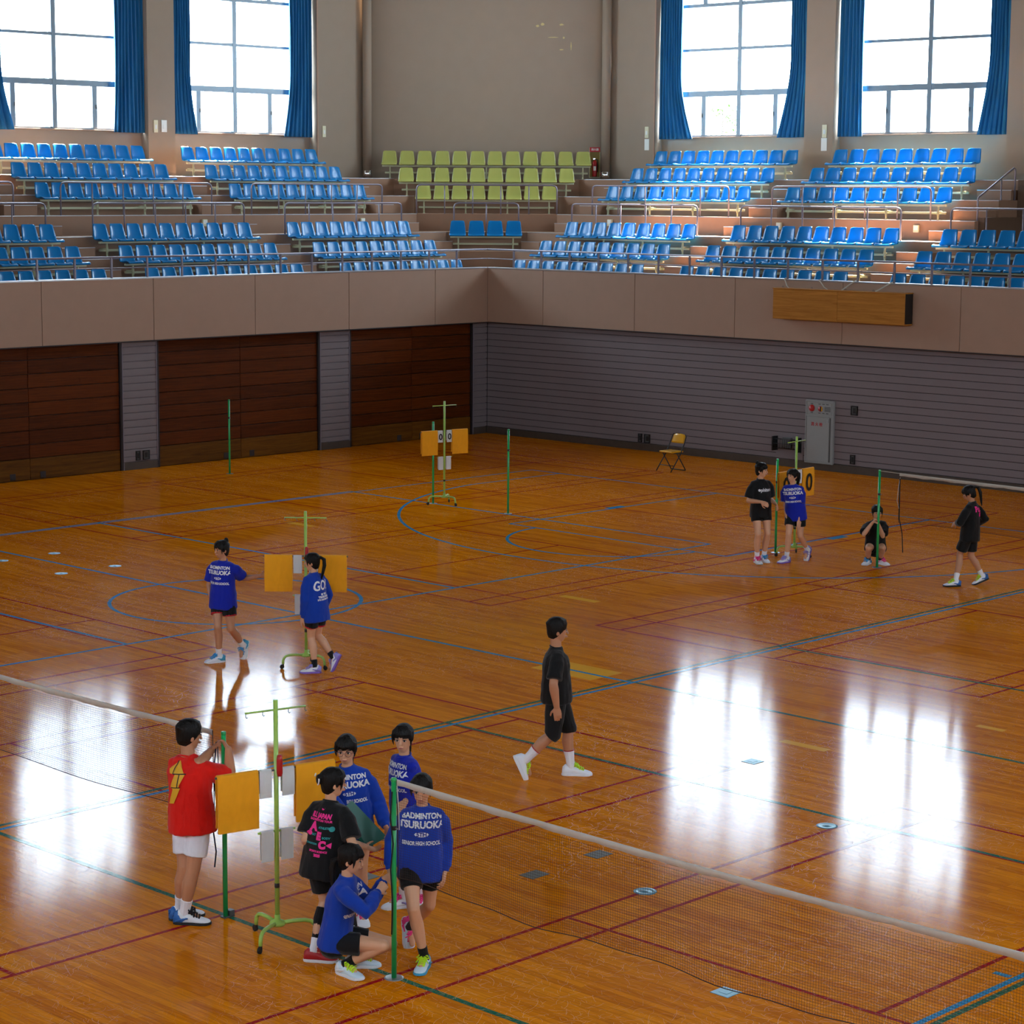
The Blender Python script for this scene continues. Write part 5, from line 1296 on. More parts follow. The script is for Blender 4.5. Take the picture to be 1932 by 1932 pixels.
HEADR = [(0.0, .044, .017, .014), (.05, .040, .032, .030), (.13, .031, .046, .048), (.24, .020, .0565, .066), (.36, .010, .064, .080), (.48, .003, .0695, .089), (.60, -.002, .0725, .0935), (.72, -.006, .072, .093), (.83, -.009, .064, .083), (.92, -.011, .049, .064), (.98, -.012, .028, .038), (1.0, -.012, .012, .016)]
def fit_text(parent, name, lines, m, bvh, org, n, upv, reach=0.5, off=0.004, tol=0.075):
    """print flat lettering onto cloth: project every vertex along -n on the garment; lines = (text, size, dx, dz, bold, mirror-free)"""
    n = V(n).normalized(); upv = V(upv); upv = (upv-n*upv.dot(n)).normalized(); x = upv.cross(n).normalized()
    org = V(org)
    c0 = bvh.ray_cast(org+n*reach, -n, reach*1.6)
    d0 = (c0[0]-org).dot(n) if c0[0] is not None else 0.1
    res = None
    for ln in lines:
        bm = bmesh.new()
        txt, size, dx, dz, bold = ln[:5]; shear = ln[5] if len(ln) > 5 else 0.0; sx = ln[6] if len(ln) > 6 else 1.0
        if isinstance(txt, str): me = text_mesh(txt, size, bold)
        else:
            me = bpy.data.meshes.new('mark'); vs, fs = txt; me.from_pydata([(a*size, b*size, 0) for a, b in vs], [], fs)
        t = bmesh.new(); t.from_mesh(me); bpy.data.meshes.remove(me)
        bmesh.ops.triangulate(t, faces=t.faces)
        for _ in range(2):
            es = [e for e in t.edges if e.calc_length() > 0.02]
            if not es: break
            bmesh.ops.subdivide_edges(t, edges=es, cuts=1)
        vm = {}
        for v in t.verts: vm[v] = bm.verts.new((v.co.x*sx+v.co.y*shear+dx, v.co.y+dz, 0))
        for f in t.faces:
            try: bm.faces.new([vm[v] for v in f.verts])
            except ValueError: pass
        t.free()
        dead = []
        for v in bm.verts:
            p = org+x*v.co.x+upv*v.co.y
            hit = bvh.ray_cast(p+n*reach, -n, reach*1.6)
            if hit[0] is None or abs((hit[0]-org).dot(n)-d0) > tol: dead.append(v); continue
            v.co = hit[0]+n*off
        bmesh.ops.delete(bm, geom=dead, context='VERTS')
        me = bpy.data.meshes.new(name); bm.to_mesh(me); bm.free(); me.materials.append(m); me.update()
        if len(me.polygons): res = obj(name, me, parent)
    return res
def disc(n=20, a=1.0, b=1.0):
    return ([(a*math.cos(2*math.pi*k/n), b*math.sin(2*math.pi*k/n)) for k in range(n)], [tuple(range(n))])
TEAM = [('BADMINTON', 0.052, 0, 0.105, 0.0022, 0, 0.92), ('TSURUOKA', 0.068, 0, 0.045, 0.003, 0, 0.92), ('SENIOR HIGH SCHOOL', 0.040, 0, -0.088, 0.0016, 0, 0.66)]

def person(key, label, top='tee', topm='royal', shorts='black', shorts_len=0.32, skin=None, hair='pony', shoe=None, sock='sock_w', sock_h=0.16, near=True, build=1.0, hem=0.10, loose=1.0, palmL=None, palmR=None, curlL=0.35, curlR=0.35, extra=None, knee_sleeve=False, male=False, trim=False):
    q = POSE[key]; S = q['H']/1.60
    root = thing('person', label, 'person', (q['base'][0], q['base'][1], 0), YAW-math.pi/2, 'people in the sports hall')
    skin = skin or SKIN
    f = V(q['fwd']); pf = V(q['pel']); up = Vector((0, 0, 1)); lf = up.cross(f); pl = up.cross(pf)
    hip, neck = V(q['hip']), V(q['neck']); tu = (neck-hip).normalized(); TL = (neck-hip).length
    legs = {'L': [V(p) for p in q['left_leg']], 'R': [V(p) for p in q['right_leg']]}; toes = {'L': V(q['left_toe']).normalized(), 'R': V(q['right_toe']).normalized()}
    arms = {'L': [V(p) for p in q['left_arm']], 'R': [V(p) for p in q['right_arm']]}
    for k in 'LR':                                        # soles rest on the floor
        t = toes[k]; a = legs[k][2]; u2 = (up-t*up.dot(t)).normalized()
        low = min((a-u2*0.082*S+t*d*S).z for d in (-0.08, 0.16))
        a.z -= low
    vx = 0.0055 if near else 0.0075
    # ---- body: one fused surface
    B = Body()
    for k, sg in (('L', 1), ('R', -1)):
        h, kn, an = legs[k]; bk = -pf*0.012*S
        w = build*(1.06 if male else 1.0)
        B.limb(h+up*0.02*S, kn, 0.070*S*w, 0.051*S*w, [(0.25, 0.077*S*w), (0.55, 0.066*S*w), (0.85, 0.053*S*w)])
        kb = (an-kn).normalized(); back = (kn-h).normalized()-kb*((kn-h).normalized().dot(kb)); back = (back.normalized() if back.length > 0.15 else -pf*0.4)*-1.0 if False else -pf
        B.limb(kn, an, 0.050*S*w, 0.032*S, [(0.15, 0.049*S*w, back*0.006*S), (0.32, 0.054*S*w, back*0.014*S), (0.55, 0.046*S*w, back*0.010*S), (0.8, 0.035*S)])
        B.limb(an, an+toes[k]*0.11*S-up*0.03*S, 0.034*S, 0.022*S)
    lp = legs['L'][0]-legs['R'][0]
    B.loft([hip-tu*0.10*S, hip-tu*0.06*S, hip+tu*0.02*S, hip+tu*TL*0.24, hip+tu*TL*0.42, hip+tu*TL*0.62, neck-tu*0.12*S, neck-tu*0.075*S, neck-tu*0.03*S, neck+tu*0.0*S],
           [(0.06*S, 0.05*S), (0.115*S, 0.075*S), (0.125*S, 0.080*S), (0.105*S, 0.070*S), (0.098*S, 0.066*S), (0.112*S, 0.072*S), (0.108*S, 0.060*S), (0.090*S, 0.046*S), (0.056*S, 0.042*S), (0.046*S, 0.040*S)],
           [pl, pl, pl, pl, (pl+lf)/2, lf, lf, lf, lf, lf], 16)
    aw = build*(1.15 if male else 1.0)
    for k, sg in (('L', 1), ('R', -1)):
        s0, e, w, h = arms[k]
        B.limb(lerp(s0, neck-tu*0.08*S, 0.25), e, 0.040*S*aw, 0.036*S*aw, [(0.15, 0.044*S*aw), (0.5, 0.043*S*aw), (0.85, 0.037*S*aw)])
        B.limb(e, w, 0.037*S*aw, 0.025*S*aw, [(0.25, 0.040*S*aw), (0.6, 0.033*S*aw)])
        pm = (palmL if k == 'L' else palmR)
        if pm is None: pm = (hip+up*0.0-w); pm = Vector((pm.x, pm.y, 0)) if pm.length > 1e-3 else pf
        hand(B, w, h, pm, sg if True else 1, (curlL if k == 'L' else curlR), S*1.02)
    # ---- head
    hf = V(q['face']).normalized(); hl = up.cross(hf).normalized(); hu = hf.cross(hl).normalized()
    HH = 0.216*S; hs = S
    chin0 = neck+tu*(0.048 if male else 0.030)*S+hf*0.012*S
    def HP(h, fw, x=0.0): return chin0+hu*h*HH+hf*fw*hs+hl*x*hs
    B.loft([HP(h, fw) for h, fw, a, b in HEADR], [(a*hs, b*hs) for h, fw, a, b in HEADR], hl, 20, 2.15)
    B.limb(neck-tu*0.02*S, HP(0.30, -0.018), 0.047*S*(1.12 if male else 0.96), 0.048*S*(1.10 if male else 0.93))
    B.loft([HP(0.53, 0.086), HP(0.46, 0.090), HP(0.38, 0.098), HP(0.335, 0.101), HP(0.315, 0.092)], [(0.007*hs, 0.008*hs), (0.008*hs, 0.010*hs), (0.011*hs, 0.012*hs), (0.015*hs, 0.011*hs), (0.010*hs, 0.006*hs)], hl, 10)
    for sx in (-1, 1): B.eball(HP(0.44, -0.006, sx*0.072), (hl, hf, hu), (0.009*hs, 0.018*hs, 0.031*hs))
    B.loft([HP(0.25, 0.082), HP(0.215, 0.087), HP(0.17, 0.082)], [(0.018*hs, 0.010*hs), (0.022*hs, 0.010*hs), (0.016*hs, 0.010*hs)], hl, 10)
    body = B.fuse('body', skin, root, vx, 3, 0.55)
    # ---- face details
    for sx in (-1, 1):
        E = Body(); E.eball(HP(0.485, 0.0815, sx*0.031), (hl, hf, hu), (0.0150*hs, 0.006*hs, 0.0065*hs)); E.smooth = True; e1 = E.build('eye', EYE_W, root)
        E = Body(); E.eball(HP(0.485, 0.0850, sx*0.0305), (hl, hf, hu), (0.0085*hs, 0.0045*hs, 0.0066*hs)); E.build('iris', EYE_D, e1)
        E = Body(); E.loft([HP(0.515, 0.0835, sx*0.015), HP(0.527, 0.086, sx*0.031), HP(0.508, 0.078, sx*0.049)], [0.0028*hs, 0.0034*hs, 0.002*hs], hf, 6); E.build('eyelashes', BROW, e1)
        E = Body(); E.loft([HP(0.578, 0.090, sx*0.016), HP(0.600, 0.089, sx*0.034), HP(0.585, 0.079, sx*0.052)], [0.0032*hs, 0.0036*hs, 0.002*hs], hf, 6); E.build('eyebrow', BROW, root)
    E = Body(); E.loft([HP(0.208, 0.085, -0.019), HP(0.213, 0.094, -0.008), HP(0.210, 0.0955, 0), HP(0.213, 0.094, 0.008), HP(0.208, 0.085, 0.019)], [(0.002*hs, 0.002*hs), (0.0055*hs, 0.005*hs), (0.006*hs, 0.005*hs), (0.0055*hs, 0.005*hs), (0.002*hs, 0.002*hs)], hu, 8); E.build('lips', LIP, root)
    # ---- hair
    Hh = Body()
    k = 1.0
    if hair == 'short':
        cap = [(.14, -.052, .046, .036), (.26, -.046, .064, .056), (.40, -.034, .0775, .074), (.54, -.022, .0835, .090), (.68, -.012, .086, .102), (.82, -.008, .082, .104), (.94, -.010, .069, .090), (1.04, -.012, .049, .064), (1.10, -.012, .022, .028)]
    else:
        cap = [(.08, -.056, .036, .030), (.18, -.050, .054, .046), (.32, -.040, .071, .066), (.46, -.028, .080, .080), (.58, -.019, .084, .091), (.70, -.013, .0855, .099), (.82, -.010, .080, .099), (.93, -.012, .064, .081), (1.03, -.013, .040, .050), (1.065, -.013, .016, .02)]
    Hh.loft([HP(h, fw) for h, fw, a, b in cap], [(a*hs, b*hs) for h, fw, a, b in cap], hl, 18, 2.2)
    rng = random.Random(sum(map(ord, key)))
    if hair == 'short':
        for i in range(11):
            x = -0.062+0.0124*i
            Hh.loft([HP(1.0, 0.02, x*0.8), HP(0.92+0.03*rng.random(), 0.075-abs(x)*0.5, x), HP(0.72+0.05*rng.random(), 0.092-abs(x)*0.55, x*1.05)], [0.016*hs, 0.015*hs, 0.005*hs], hl, 8)
        for sx in (-1, 1):
            Hh.loft([HP(0.75, 0.035, sx*0.074), HP(0.55, 0.030, sx*0.074), HP(0.42, 0.022, sx*0.0735)], [0.013*hs, 0.011*hs, 0.005*hs], hf, 8)
        for i in range(26):
            a = rng.random()*6.283; r = 0.25+0.75*rng.random()
            px, py = 0.06*r*math.cos(a), -0.012+0.075*r*math.sin(a); h0 = 1.0-0.22*r*r
            Hh.loft([HP(h0-0.1, py, px), HP(h0+0.05, py*1.05+0.012, px*1.05), HP(h0+0.085, py*1.1+0.03, px*1.1)], [0.014*hs, 0.010*hs, 0.002*hs], hl, 6)
    else:
        nb = 13
        part = {'P8': 0.2, 'P3': -0.1}.get(key, 0.0)
        for i in range(nb):
            x = -0.066+0.132*i/(nb-1)
            low = 0.575+0.07*rng.random()+(0.10*abs(x/0.066))*-0.6
            if hair == 'bunback': low += 0.1
            Hh.loft([HP(0.99, 0.03, x*0.5), HP(0.86, 0.078-abs(x)*0.45, x*0.9), HP(0.72, 0.098-abs(x)*0.6, x), HP(low, 0.098-abs(x)*0.62, x*1.04)], [0.015*hs, 0.013*hs, 0.010*hs, 0.003*hs], hl, 8)
        for sx in (-1, 1):
            Hh.loft([HP(0.85, 0.045, sx*0.064), HP(0.62, 0.052, sx*0.078), HP(0.42, 0.048, sx*0.077), HP(0.24 if hair != 'long' else 0.02, 0.042, sx*0.070)], [0.018*hs, 0.013*hs, 0.009*hs, 0.003*hs], hf, 8)
            Hh.loft([HP(0.80, 0.02, sx*0.070), HP(0.55, 0.018, sx*0.080), HP(0.40, 0.008, sx*0.078)], [0.02*hs, 0.014*hs, 0.006*hs], hf, 8)
    if hair in ('pony', 'ponylow'):
        h0 = 0.74 if hair == 'pony' else 0.40
        d0 = -0.105 if hair == 'pony' else -0.085
        Hh.loft([HP(h0+0.02, d0+0.03), HP(h0+0.03, d0-0.012), HP(h0-0.08, d0-0.05), HP(h0-0.45, d0-0.055), HP(h0-0.95, d0-0.03), HP(h0-1.25, d0-0.015), HP(h0-1.42, d0-0.01)],
                [(0.022*hs, 0.022*hs), (0.018*hs, 0.018*hs), (0.030*hs, 0.026*hs), (0.034*hs, 0.026*hs), (0.028*hs, 0.02*hs), (0.015*hs, 0.012*hs), (0.004*hs, 0.004*hs)], hl, 10)
    if hair in ('bun', 'bunback'):
        c = HP(0.98, -0.075) if hair == 'bun' else HP(0.62, -0.118)
        for i in range(7):
            a = 2*math.pi*i/7; Hh.eball(c+(hl*math.cos(a)+hu*math.sin(a))*0.020*hs, (hl, hf, hu), (0.022*hs, 0.020*hs, 0.022*hs))
    ho = Hh.fuse('hair', HAIR, root, 0.0055 if near else 0.007, 2, 0.6)
    if hair == 'bunback':
        c = HP(0.62, -0.135)
        G().tube([c+(hl*math.cos(a)*0.9+hu*math.sin(a)*1.1)*0.038*hs+hf*0.01 for a in [0.9*math.pi+0.13*i for i in range(14)]], 0.006, 6).build('hair_clip', PRINT_W, ho)
        G().tube([c+hu*0.045*hs+hl*0.01*hs-hf*0.006, c+hu*0.028*hs-hl*0.012*hs-hf*0.018], 0.006, 6).build('hair_clip', PRINT_W, ho)
    if hair == 'pony':
        c = HP(0.77, -0.112); G().tube([c+(hl*math.cos(a)+hu*math.sin(a))*0.019*hs for a in [2*math.pi*i/10 for i in range(10)]], 0.006*hs, 6, closed=True).build('hair_tie', CL['black'], ho)
    # ---- top
    T = Body(); lo = loose; mb = 1.13 if male else 1.0
    hemc = hip-tu*hem*S
    T.loft([hemc, hemc+tu*0.02*S, hip+tu*0.06*S, hip+tu*TL*0.40, hip+tu*TL*0.60, neck-tu*0.13*S, neck-tu*0.088*S, neck-tu*0.056*S, neck-tu*0.030*S, neck-tu*0.008*S, neck-tu*0.004*S],
           [(0.172*S*lo, 0.132*S*lo), (0.180*S*lo, 0.138*S*lo), (0.174*S*lo, 0.132*S*lo), (0.158*S*lo, 0.122*S*lo), (0.164*S*mb, 0.122*S*mb), (0.168*S*mb, 0.112*S*mb), (0.158*S*mb, 0.094*S*mb), (0.128*S, 0.078*S), (0.092*S, 0.066*S), (0.062*S, 0.058*S), (0.056*S, 0.054*S)],
           [pl, pl, pl, (pl+lf)/2, lf, lf, lf, lf, lf, lf, lf], 18, 2.2)
    aL, aR, ym = arms['L'][0], arms['R'][0], neck-tu*0.066*S
    T.loft([aL+(aL-ym)*0.22, aL, lerp(aL, ym, 0.5)+tu*0.006*S, ym, lerp(aR, ym, 0.5)+tu*0.006*S, aR, aR+(aR-ym)*0.22], [(0.022*S, 0.026*S), (0.050*S, 0.056*S), (0.054*S, 0.066*S), (0.056*S, 0.070*S), (0.054*S, 0.066*S), (0.050*S, 0.056*S), (0.022*S, 0.026*S)], tu, 14)
    for k2, sg in (('L', 1), ('R', -1)):
        s0, e, w, h = arms[k2]
        if top == 'tee':
            end = lerp(s0, e, 0.80); d = (e-s0).normalized()
            T.loft([lerp(s0, neck-tu*0.12*S, 0.5), lerp(s0, neck-tu*0.11*S, 0.15), lerp(s0, e, 0.25), lerp(s0, e, 0.55), end, end+d*0.004], [0.050*S, 0.062*S, 0.071*S, 0.075*S, 0.082*S, 0.075*S], None, 14)
        else:
            d = (w-e).normalized()
            T.loft([lerp(s0, neck-tu*0.12*S, 0.5), lerp(s0, neck-tu*0.11*S, 0.15), lerp(s0, e, 0.3), lerp(s0, e, 0.7), e, lerp(e, w, 0.3), lerp(e, w, 0.65), lerp(e, w, 0.83), lerp(e, w, 0.90), lerp(e, w, 1.0), w+d*0.008*S],
                   [0.050*S, 0.060*S, 0.065*S, 0.062*S, 0.059*S, 0.057*S, 0.055*S, 0.054*S, 0.038*S, 0.036*S, 0.030*S], None, 14)
    shirt = T.fuse('shirt' if top == 'tee' else 'sweatshirt', CL[topm], root, 0.008 if near else 0.010, 3, 0.6, 0.0105*S, 8.5, len(key)+ord(key[-1]))
    # neckline rib
    col = [neck+tu*(-0.010-0.016*math.cos(a))*S+(lf*math.cos(a+math.pi/2)*0.060+f*math.cos(a)*0.058)*S for a in [2*math.pi*i/22 for i in range(22)]]
    G().tube(col, 0.0065*S, 6, closed=True).build('collar', CL[topm], shirt)
    # ---- shorts
    if shorts:
        P = Body()
        P.loft([hip-tu*0.13*S, hip-tu*0.09*S, hip, hip+tu*0.10*S, hip+tu*0.14*S], [(0.09*S, 0.075*S), (0.138*S, 0.100*S), (0.146*S, 0.104*S), (0.125*S, 0.09*S), (0.11*S, 0.08*S)], pl, 16)
        for k2 in 'LR':
            h, kn, an = legs[k2]; d = (kn-h).normalized(); L = (kn-h).length
            if shorts_len <= 1.0:
                P.loft([h+up*0.03*S, lerp(h, kn, 0.25*shorts_len/0.5), lerp(h, kn, 0.6*shorts_len), lerp(h, kn, shorts_len), lerp(h, kn, shorts_len)+d*0.004], [0.080*S, 0.090*S, 0.091*S, 0.090*S, 0.08*S], None, 14)
            else:
                e2 = lerp(kn, an, shorts_len-1.0); d2 = (an-kn).normalized()
                P.loft([h+up*0.03*S, lerp(h, kn, 0.25), lerp(h, kn, 0.6), kn, e2, e2+d2*0.004], [0.095*S, 0.100*S, 0.094*S, 0.085*S, 0.080*S, 0.07*S], None, 14)
        tr_ = []
        if trim:
            for k2 in 'LR':
                h, kn, an = legs[k2]; c = Body(); c.smooth = True
                c.loft([lerp(h, kn, shorts_len-0.035), lerp(h, kn, shorts_len+0.012), lerp(h, kn, shorts_len+0.016)], [0.0885*S, 0.0915*S, 0.08*S], None, 16)
                tr_.append(c)
        so = P.fuse('shorts', CL[shorts], root, 0.008 if near else 0.010, 2, 0.6, 0.005*S, 10, 3.0)
        for c in tr_: c.build('hem_trim', CL['redtrim'], so)
    for k2 in 'LR':
        h, kn, an = legs[k2]
        sk = sock[k2] if isinstance(sock, dict) else sock
        if sk:
            c = Body(); hh = sock_h/0.385
            lr = lambda t: (0.032+0.003*min(t, 0.2)/0.2+0.011*min(max(t-0.2, 0), 0.25)/0.25)*(1.06 if male else 1.0)*S+0.0045; bo = lambda t: -pf*0.010*S*min(1.0, max(0.0, t-0.1)/0.35)
            c.loft([lerp(an, kn, -0.02), lerp(an, kn, hh*0.5)+bo(hh*0.5), lerp(an, kn, hh)+bo(hh), lerp(an, kn, hh)+bo(hh)+(kn-an).normalized()*0.003], [0.040*S, lr(hh*0.5), lr(hh), lr(hh)-0.004], None, 14); c.smooth = True
            c.build('sock', CL[sk], root)
        if knee_sleeve:
            c = Body(); c.loft([lerp(an, kn, 0.16), lerp(an, kn, 0.4), lerp(an, kn, 0.65)-pf*0.012*S, lerp(an, kn, 0.86)-pf*0.008*S], [0.040*S, 0.048*S, 0.058*S, 0.054*S], None, 14); c.smooth = True; c.build('calf_sleeve', CL['black'], root)
    for i, k2 in enumerate('LR'):
        sp_ = shoe[k2] if 'L' in shoe else shoe
        make_shoe(root, legs[k2][2], toes[k2], S*(1.04 if male else 0.98), SH[sp_['u']], SH[sp_['s']], SH[sp_['l']], SH[sp_['a']] if sp_.get('a') else None)
    bvh = BVHTree.FromPolygons([v.co for v in shirt.data.vertices], [tuple(p.vertices) for p in shirt.data.polygons])
    info = dict(root=root, shirt=shirt, bvh=bvh, f=f, lf=lf, tu=tu, hip=hip, neck=neck, S=S, HP=HP, hf=hf, hl=hl, hu=hu, hs=hs, arms=arms, legs=legs)
    if extra: extra(info)
    return info

def team_print(i, k=1.0):
    c = lerp(i['hip'], i['neck'], 0.60)
    fit_text(i['shirt'], 'print', [(t, s*k, x*k, z*k, b*k, sh, sx) for t, s, x, z, b, sh, sx in TEAM], PRINT_W, i['bvh'], c, i['f'], i['tu'])
    fit_text(i['shirt'], 'print_badge', [(disc(22, 1.75, 0.62), 0.030*k, 0, -0.022*k, 0)], PRINT_W, i['bvh'], c, i['f'], i['tu'])
    fit_text(i['shirt'], 'print_badge_text', [('5TH', 0.042*k, 0, -0.022*k, 0.0016)], PRINT_B, i['bvh'], c, i['f'], i['tu'], off=0.0055)
def shorts_trim(i):
    for k2 in 'LR':
        h, kn, an = i['legs'][k2]; d = (kn-h).normalized()
# 1: boy in the red shirt
def x1(i):
    n = -i['f']; c = lerp(i['hip'], i['neck'], 0.66)
    mark = ([(-0.9, 1.05), (0.1, 1.7), (1.25, 1.7), (0.85, 0.6), (0.30, -0.35), (0.45, -0.45), (-0.30, -1.7), (-0.95, -1.75), (-0.35, -0.55), (-0.65, -0.35), (-0.05, 0.70), (-0.75, 0.70)], [(0, 1, 10, 11), (1, 2, 3, 10), (10, 3, 4, 9), (9, 4, 5, 8), (8, 5, 6, 7)])
    fit_text(i['shirt'], 'print', [(mark, 0.098, -0.02, -0.02, 0)], PRINT_G, i['bvh'], c, n, i['tu'], off=0.010, tol=0.2)
    bars = ([(-0.1, 1.7), (0.0, 1.7), (-0.25, 0.7), (-0.35, 0.7), (-0.3, 0.74), (1.0, 0.74), (1.0, 0.66), (-0.3, 0.66), (-0.5, -0.36), (0.45, -0.36), (0.42, -0.44), (-0.5, -0.44), (0.35, 0.7), (0.45, 0.7), (0.2, -0.4), (0.1, -0.4)], [(0, 3, 2, 1), (4, 7, 6, 5), (8, 11, 10, 9), (12, 15, 14, 13)])
    fit_text(i['shirt'], 'print_outline', [(bars, 0.098, -0.02, -0.02, 0)], SH['sole_k'], i['bvh'], c, n, i['tu'], off=0.012, tol=0.2)
person('P1', 'boy in red t-shirt and white shorts tying the net to the left post', 'tee', 'red', 'white', 0.72, SKIN2, 'short', dict(u='white', s='sole_k', l='black', a='blue'), 'sock_w', 0.12, hem=0.11, loose=1.12, palmL=(1, -0.2, 0), palmR=(-1, 0.3, 0), curlL=0.9, curlR=0.9, extra=x1, male=True)
# 2: girl with glasses
def x2(i):
    team_print(i)
    HP, hl, hu, hf, hs = i['HP'], i['hl'], i['hu'], i['hf'], i['hs']
    g = G()
    for sx in (-1, 1):
        c = HP(0.475, 0.100, sx*0.0325); g.tube([c+(hl*math.cos(a)*0.0245+hu*math.sin(a)*0.0225)*hs for a in [2*math.pi*k/18 for k in range(18)]], 0.0018, 6, closed=True)
        g.tube([HP(0.50, 0.098, sx*0.057), HP(0.50, 0.06, sx*0.076), HP(0.49, 0.0, sx*0.079)], 0.0016, 6)
    g.tube([HP(0.485, 0.101, -0.009), HP(0.495, 0.104, 0), HP(0.485, 0.101, 0.009)], 0.0016, 6)
    g.build('glasses', mat('glasses_frame', (110, 52, 62), 0.3), i['root'])
person('P2', 'girl with round glasses in blue sweatshirt behind the green folder', 'long', 'royal2', 'black', 0.55, SKIN, 'ponylow', dict(u='white', s='sole_w', l='pink'), 'sock_w', hem=0.13, extra=x2, palmL=(-1, 0, 0.3), palmR=(0.4, 0, 1), curlL=0.7, curlR=0.5)
# 3: girl standing behind, t-shirt
person('P3', 'girl in blue t-shirt standing behind the net, arms folded low', 'tee', 'royal', 'black', 0.55, SKIN, 'ponylow', dict(u='white', s='sole_w', l='pink', a='lav'), 'sock_w', 0.10, hem=0.13, extra=team_print)
# 4: girl in black t-shirt seen from behind
def x4(i):
    n = -i['f']; c = lerp(i['hip'], i['neck'], 0.56)
    fit_text(i['shirt'], 'print', [(disc(14), 0.013, 0, 0.148, 0), ('ILL JAPAN', 0.046, 0, 0.095, 0.0026, 0, 0.85), ('BADMINTON TOUR', 0.022, 0, 0.062, 0.001), ('A', 0.085, -0.045, 0.012, 0.006), ('E', 0.075, 0.015, -0.052, 0.006), ('C', 0.075, 0.05, -0.115, 0.006), (disc(12, 1, 0.85), 0.022, -0.075, -0.038, 0),
        ('\u25c0', 0.05, 0.10, -0.115, 0.0), ('SPORTS SCIENCE', 0.020, 0.02, -0.165, 0.001), ('2025', 0.028, 0.02, -0.195, 0.002)], PRINT_P, i['bvh'], c, n, i['tu'])
    fit_text(i['shirt'], 'print_small', [('ATHLETE', 0.022, 0.045, 0.012, 0.001), ('EAT', 0.022, -0.035, -0.045, 0.001), ('BODY', 0.022, 0.075, -0.06, 0.001), ('CONDITION', 0.018, -0.045, -0.112, 0.001), (disc(14, 1, 1), 0.02, 0.105, 0.01, 0)], PRINT_T, i['bvh'], c, n, i['tu'])
person('P4', 'girl in black t-shirt with pink back print and red shoes', 'tee', 'black', 'black', 0.76, SKIN, 'bunback', dict(u='red', s='sole_w', l='red'), 'sock_w', 0.10, hem=0.16, loose=1.08, extra=x4, knee_sleeve=True, palmR=(0, -0.3, 1), curlR=0.5)
# 5: squatting girl
def x5(i): team_print(i, 0.95)
person('P5', 'girl in blue sweatshirt squatting at the nearest post with neon laces', 'long', 'royal2', 'black', 0.55, SKIN, 'ponylow', dict(u='palecyan', s='sole_w', l='neon', a='white'), 'sock_k', 0.10, hem=0.06, loose=0.96, extra=x5, palmL=(0, -1, 0), palmR=(0, 1, 0), curlL=0.8, curlR=0.8)
# 6: girl behind the near net
person('P6', 'girl in blue sweatshirt standing close behind the near net tape', 'long', 'royal2', 'black', 0.56, SKIN, 'ponylow', dict(L=dict(u='palecyan', s='sole_w', l='pink', a='pink'), R=dict(u='palecyan', s='teal', l='neon', a='teal')), 'sock_k', 0.09, hem=0.135, loose=1.06, extra=lambda i: team_print(i, 1.05), curlL=0.5, curlR=0.5)
# 7: man walking
def x7(i):
    for k2 in 'LR':
        h, kn, an = i['legs'][k2]; d = (kn-an).normalized(); c = lerp(an, kn, 0.44)-Vector((0.010, 0, 0))*i['S']
        G().tube([c+(Vector((1, 0, 0))-d*d.x).normalized()*0.053*i['S']*math.cos(a)+d.cross((Vector((1, 0, 0))-d*d.x).normalized())*0.053*i['S']*math.sin(a) for a in [2*math.pi*j/16 for j in range(16)]], 0.005, 6, closed=True).build('sock_band', SH['red'], i['root'])
person('P7', 'man in black t-shirt and knee-length shorts walking to the right', 'tee', 'black', 'black', 1.08, SKIN2, 'short', dict(u='white', s='sole_w', l='neon'), 'sock_w', 0.17, hem=0.09, loose=1.12, male=True, extra=x7)
# 8: girl reaching for the orange sheet
person('P8', 'girl in blue t-shirt reaching out to the orange flip sheet', 'tee', 'royal', 'black', 0.56, SKIN2, 'bun', dict(u='white', s='sole_w', l='lblue', a='teal'), 'sock_w', 0.10, near=True, hem=0.13, loose=1.06, trim=True, extra=team_print, palmL=(0, 1, 0), curlL=0.4)
# 9: girl with GO! on her back
def x9(i):
    n = -i['f']; c = lerp(i['hip'], i['neck'], 0.58)
    fit_text(i['shirt'], 'print', [('GO!', 0.155, 0.0, 0.035, 0.004, 0.22, 0.8), ('BE THE', 0.030, 0.02, -0.065, 0.0015), ('TSURUOKA', 0.034, 0.02, -0.098, 0.0018), ('5TH BADMINTON', 0.026, 0.02, -0.130, 0.0014)], PRINT_W, i['bvh'], c, n, i['tu'])
person('P9', 'girl with ponytail in blue sweatshirt marked GO! pushing the scoreboard', 'long', 'royal2', 'black', 0.60, SKIN, 'pony', dict(u='white', s='purple', l='lav', a='lav'), 'sock_k', 0.09, near=True, hem=0.16, loose=1.05, trim=True, extra=x9)
# 10: girl in black t-shirt beside the far scoreboard
def x10(i):
    c = lerp(i['hip'], i['neck'], 0.66)
    fit_text(i['shirt'], 'print', [(disc(16), 0.020, -0.085, 0, 0), ('phiten', 0.075, 0.03, 0.0, 0.002)], PRINT_W, i['bvh'], c, i['f'], i['tu'])
person('P10', 'girl in black t-shirt with hair bun beside the far scoreboard', 'tee', 'black', 'black', 0.46, SKIN, 'bun', dict(L=dict(u='white', s='sole_w', l='lblue', a='teal'), R=dict(u='white', s='sole_w', l='pink', a='pink')), 'sock_w', 0.10, near=False, hem=0.12, extra=x10, palmR=(0, 1, 0), curlR=0.8, curlL=0.5)
person('P11', 'laughing girl in blue t-shirt before the board with large zeros', 'tee', 'royal', 'black', 0.58, SKIN, 'pony', dict(u='white', s='purple', l='lav', a='lav'), 'sock_w', 0.10, near=False, hem=0.13, loose=1.05, extra=team_print)
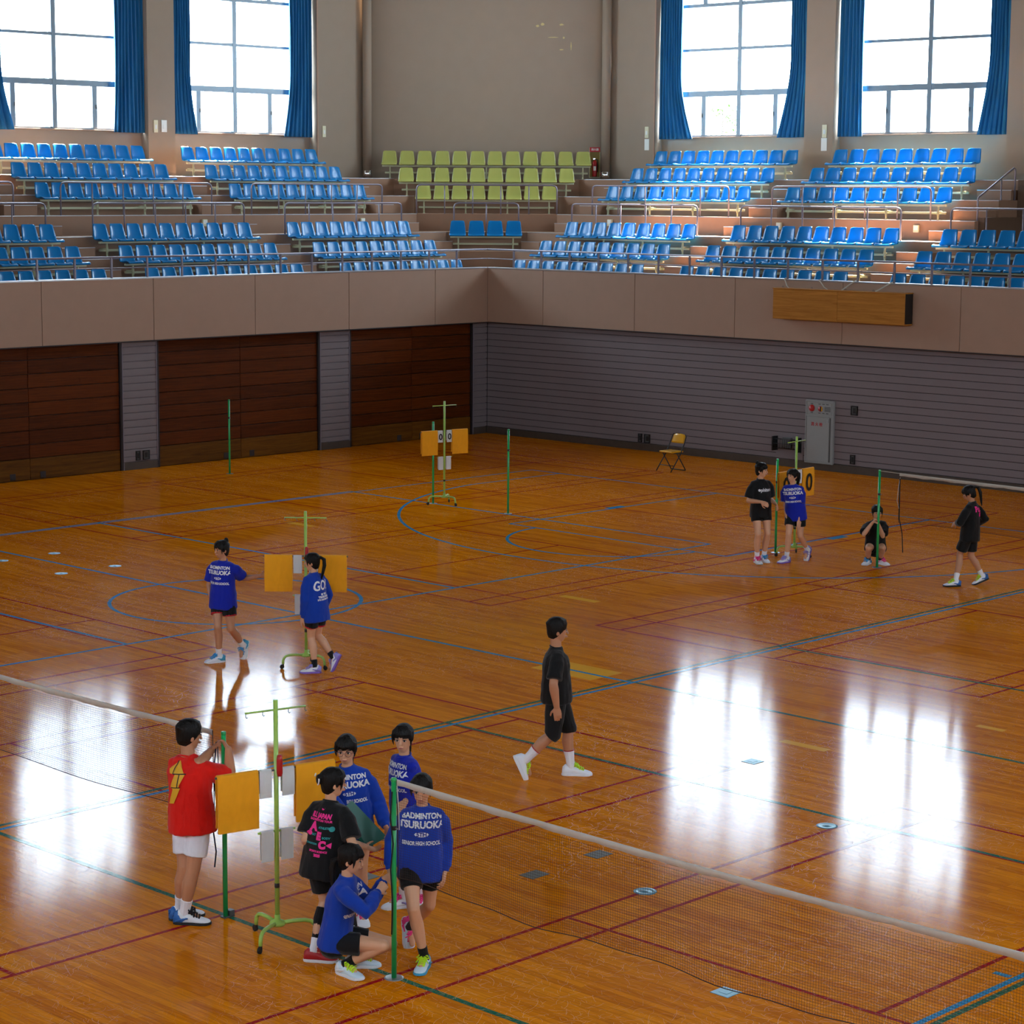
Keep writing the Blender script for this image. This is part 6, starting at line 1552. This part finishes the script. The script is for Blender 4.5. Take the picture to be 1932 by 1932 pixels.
person('P12', 'girl in black crouching behind the far right green post', 'tee', 'black', 'black', 0.40, SKIN, 'long', dict(L=dict(u='white', s='sole_w', l='pink', a='pink'), R=dict(u='white', s='sole_w', l='lblue', a='teal')), 'sock_k', 0.09, near=False, hem=0.04, curlL=0.9, curlR=0.9, palmL=(-1, 0, 0), palmR=(1, 0, 0))
def x13(i):
    n = -i['f']; c = lerp(i['hip'], i['neck'], 0.70)
    fit_text(i['shirt'], 'print', [('Pur', 0.11, -0.02, 0.03, 0.005, 0.15), ('e!', 0.10, 0.02, -0.045, 0.006, 0.15), (disc(9, 1.2, 0.7), 0.035, 0.03, -0.03, 0)], PRINT_P, i['bvh'], c, n, i['tu'])
person('P13', 'girl in black sweatshirt with pink back mark walking along the far net', 'long', 'black', 'black', 0.80, SKIN2, 'pony', dict(u='white', s='sole_k', l='neon', a='blue'), 'sock_w', 0.11, near=False, hem=0.14, loose=1.05, extra=x13)

# green folder between the two girls
fo = thing('green_folder', 'large dark green folder held between two girls', 'folder', (-27.03, -25.37, 0.935), YAW-math.pi/2)
FOLD = mat('folder_green', (16, 92, 76), 0.35, var=0.1, var_scale=6)
def leaf(nm, pts, th):
    pts = [Vector(p) for p in pts]; nrm = (pts[1]-pts[0]).cross(pts[2]-pts[0]).normalized()*th; k = len(pts); g = G()
    g.add(pts+[p+nrm for p in pts], [tuple(range(k-1, -1, -1)), tuple(range(k, 2*k))]+[(a, (a+1) % k, k+(a+1) % k, k+a) for a in range(k)]); return g.build(nm, FOLD, fo)
leaf('front_cover', [(-0.165, -0.02, 0.135), (-0.105, 0.01, 0.19), (0.16, -0.03, -0.10), (0.03, -0.07, -0.165), (-0.03, -0.06, -0.13)], 0.004)
leaf('back_cover', [(-0.16, -0.005, 0.14), (-0.095, 0.03, 0.185), (0.165, 0.0, -0.085), (0.10, -0.03, -0.125), (-0.02, -0.045, -0.12)], 0.004)
leaf('paper_sheet', [(-0.155, -0.012, 0.138), (-0.10, 0.02, 0.187), (0.16, -0.012, -0.09), (0.06, -0.05, -0.14), (-0.02, -0.052, -0.122)], 0.002)
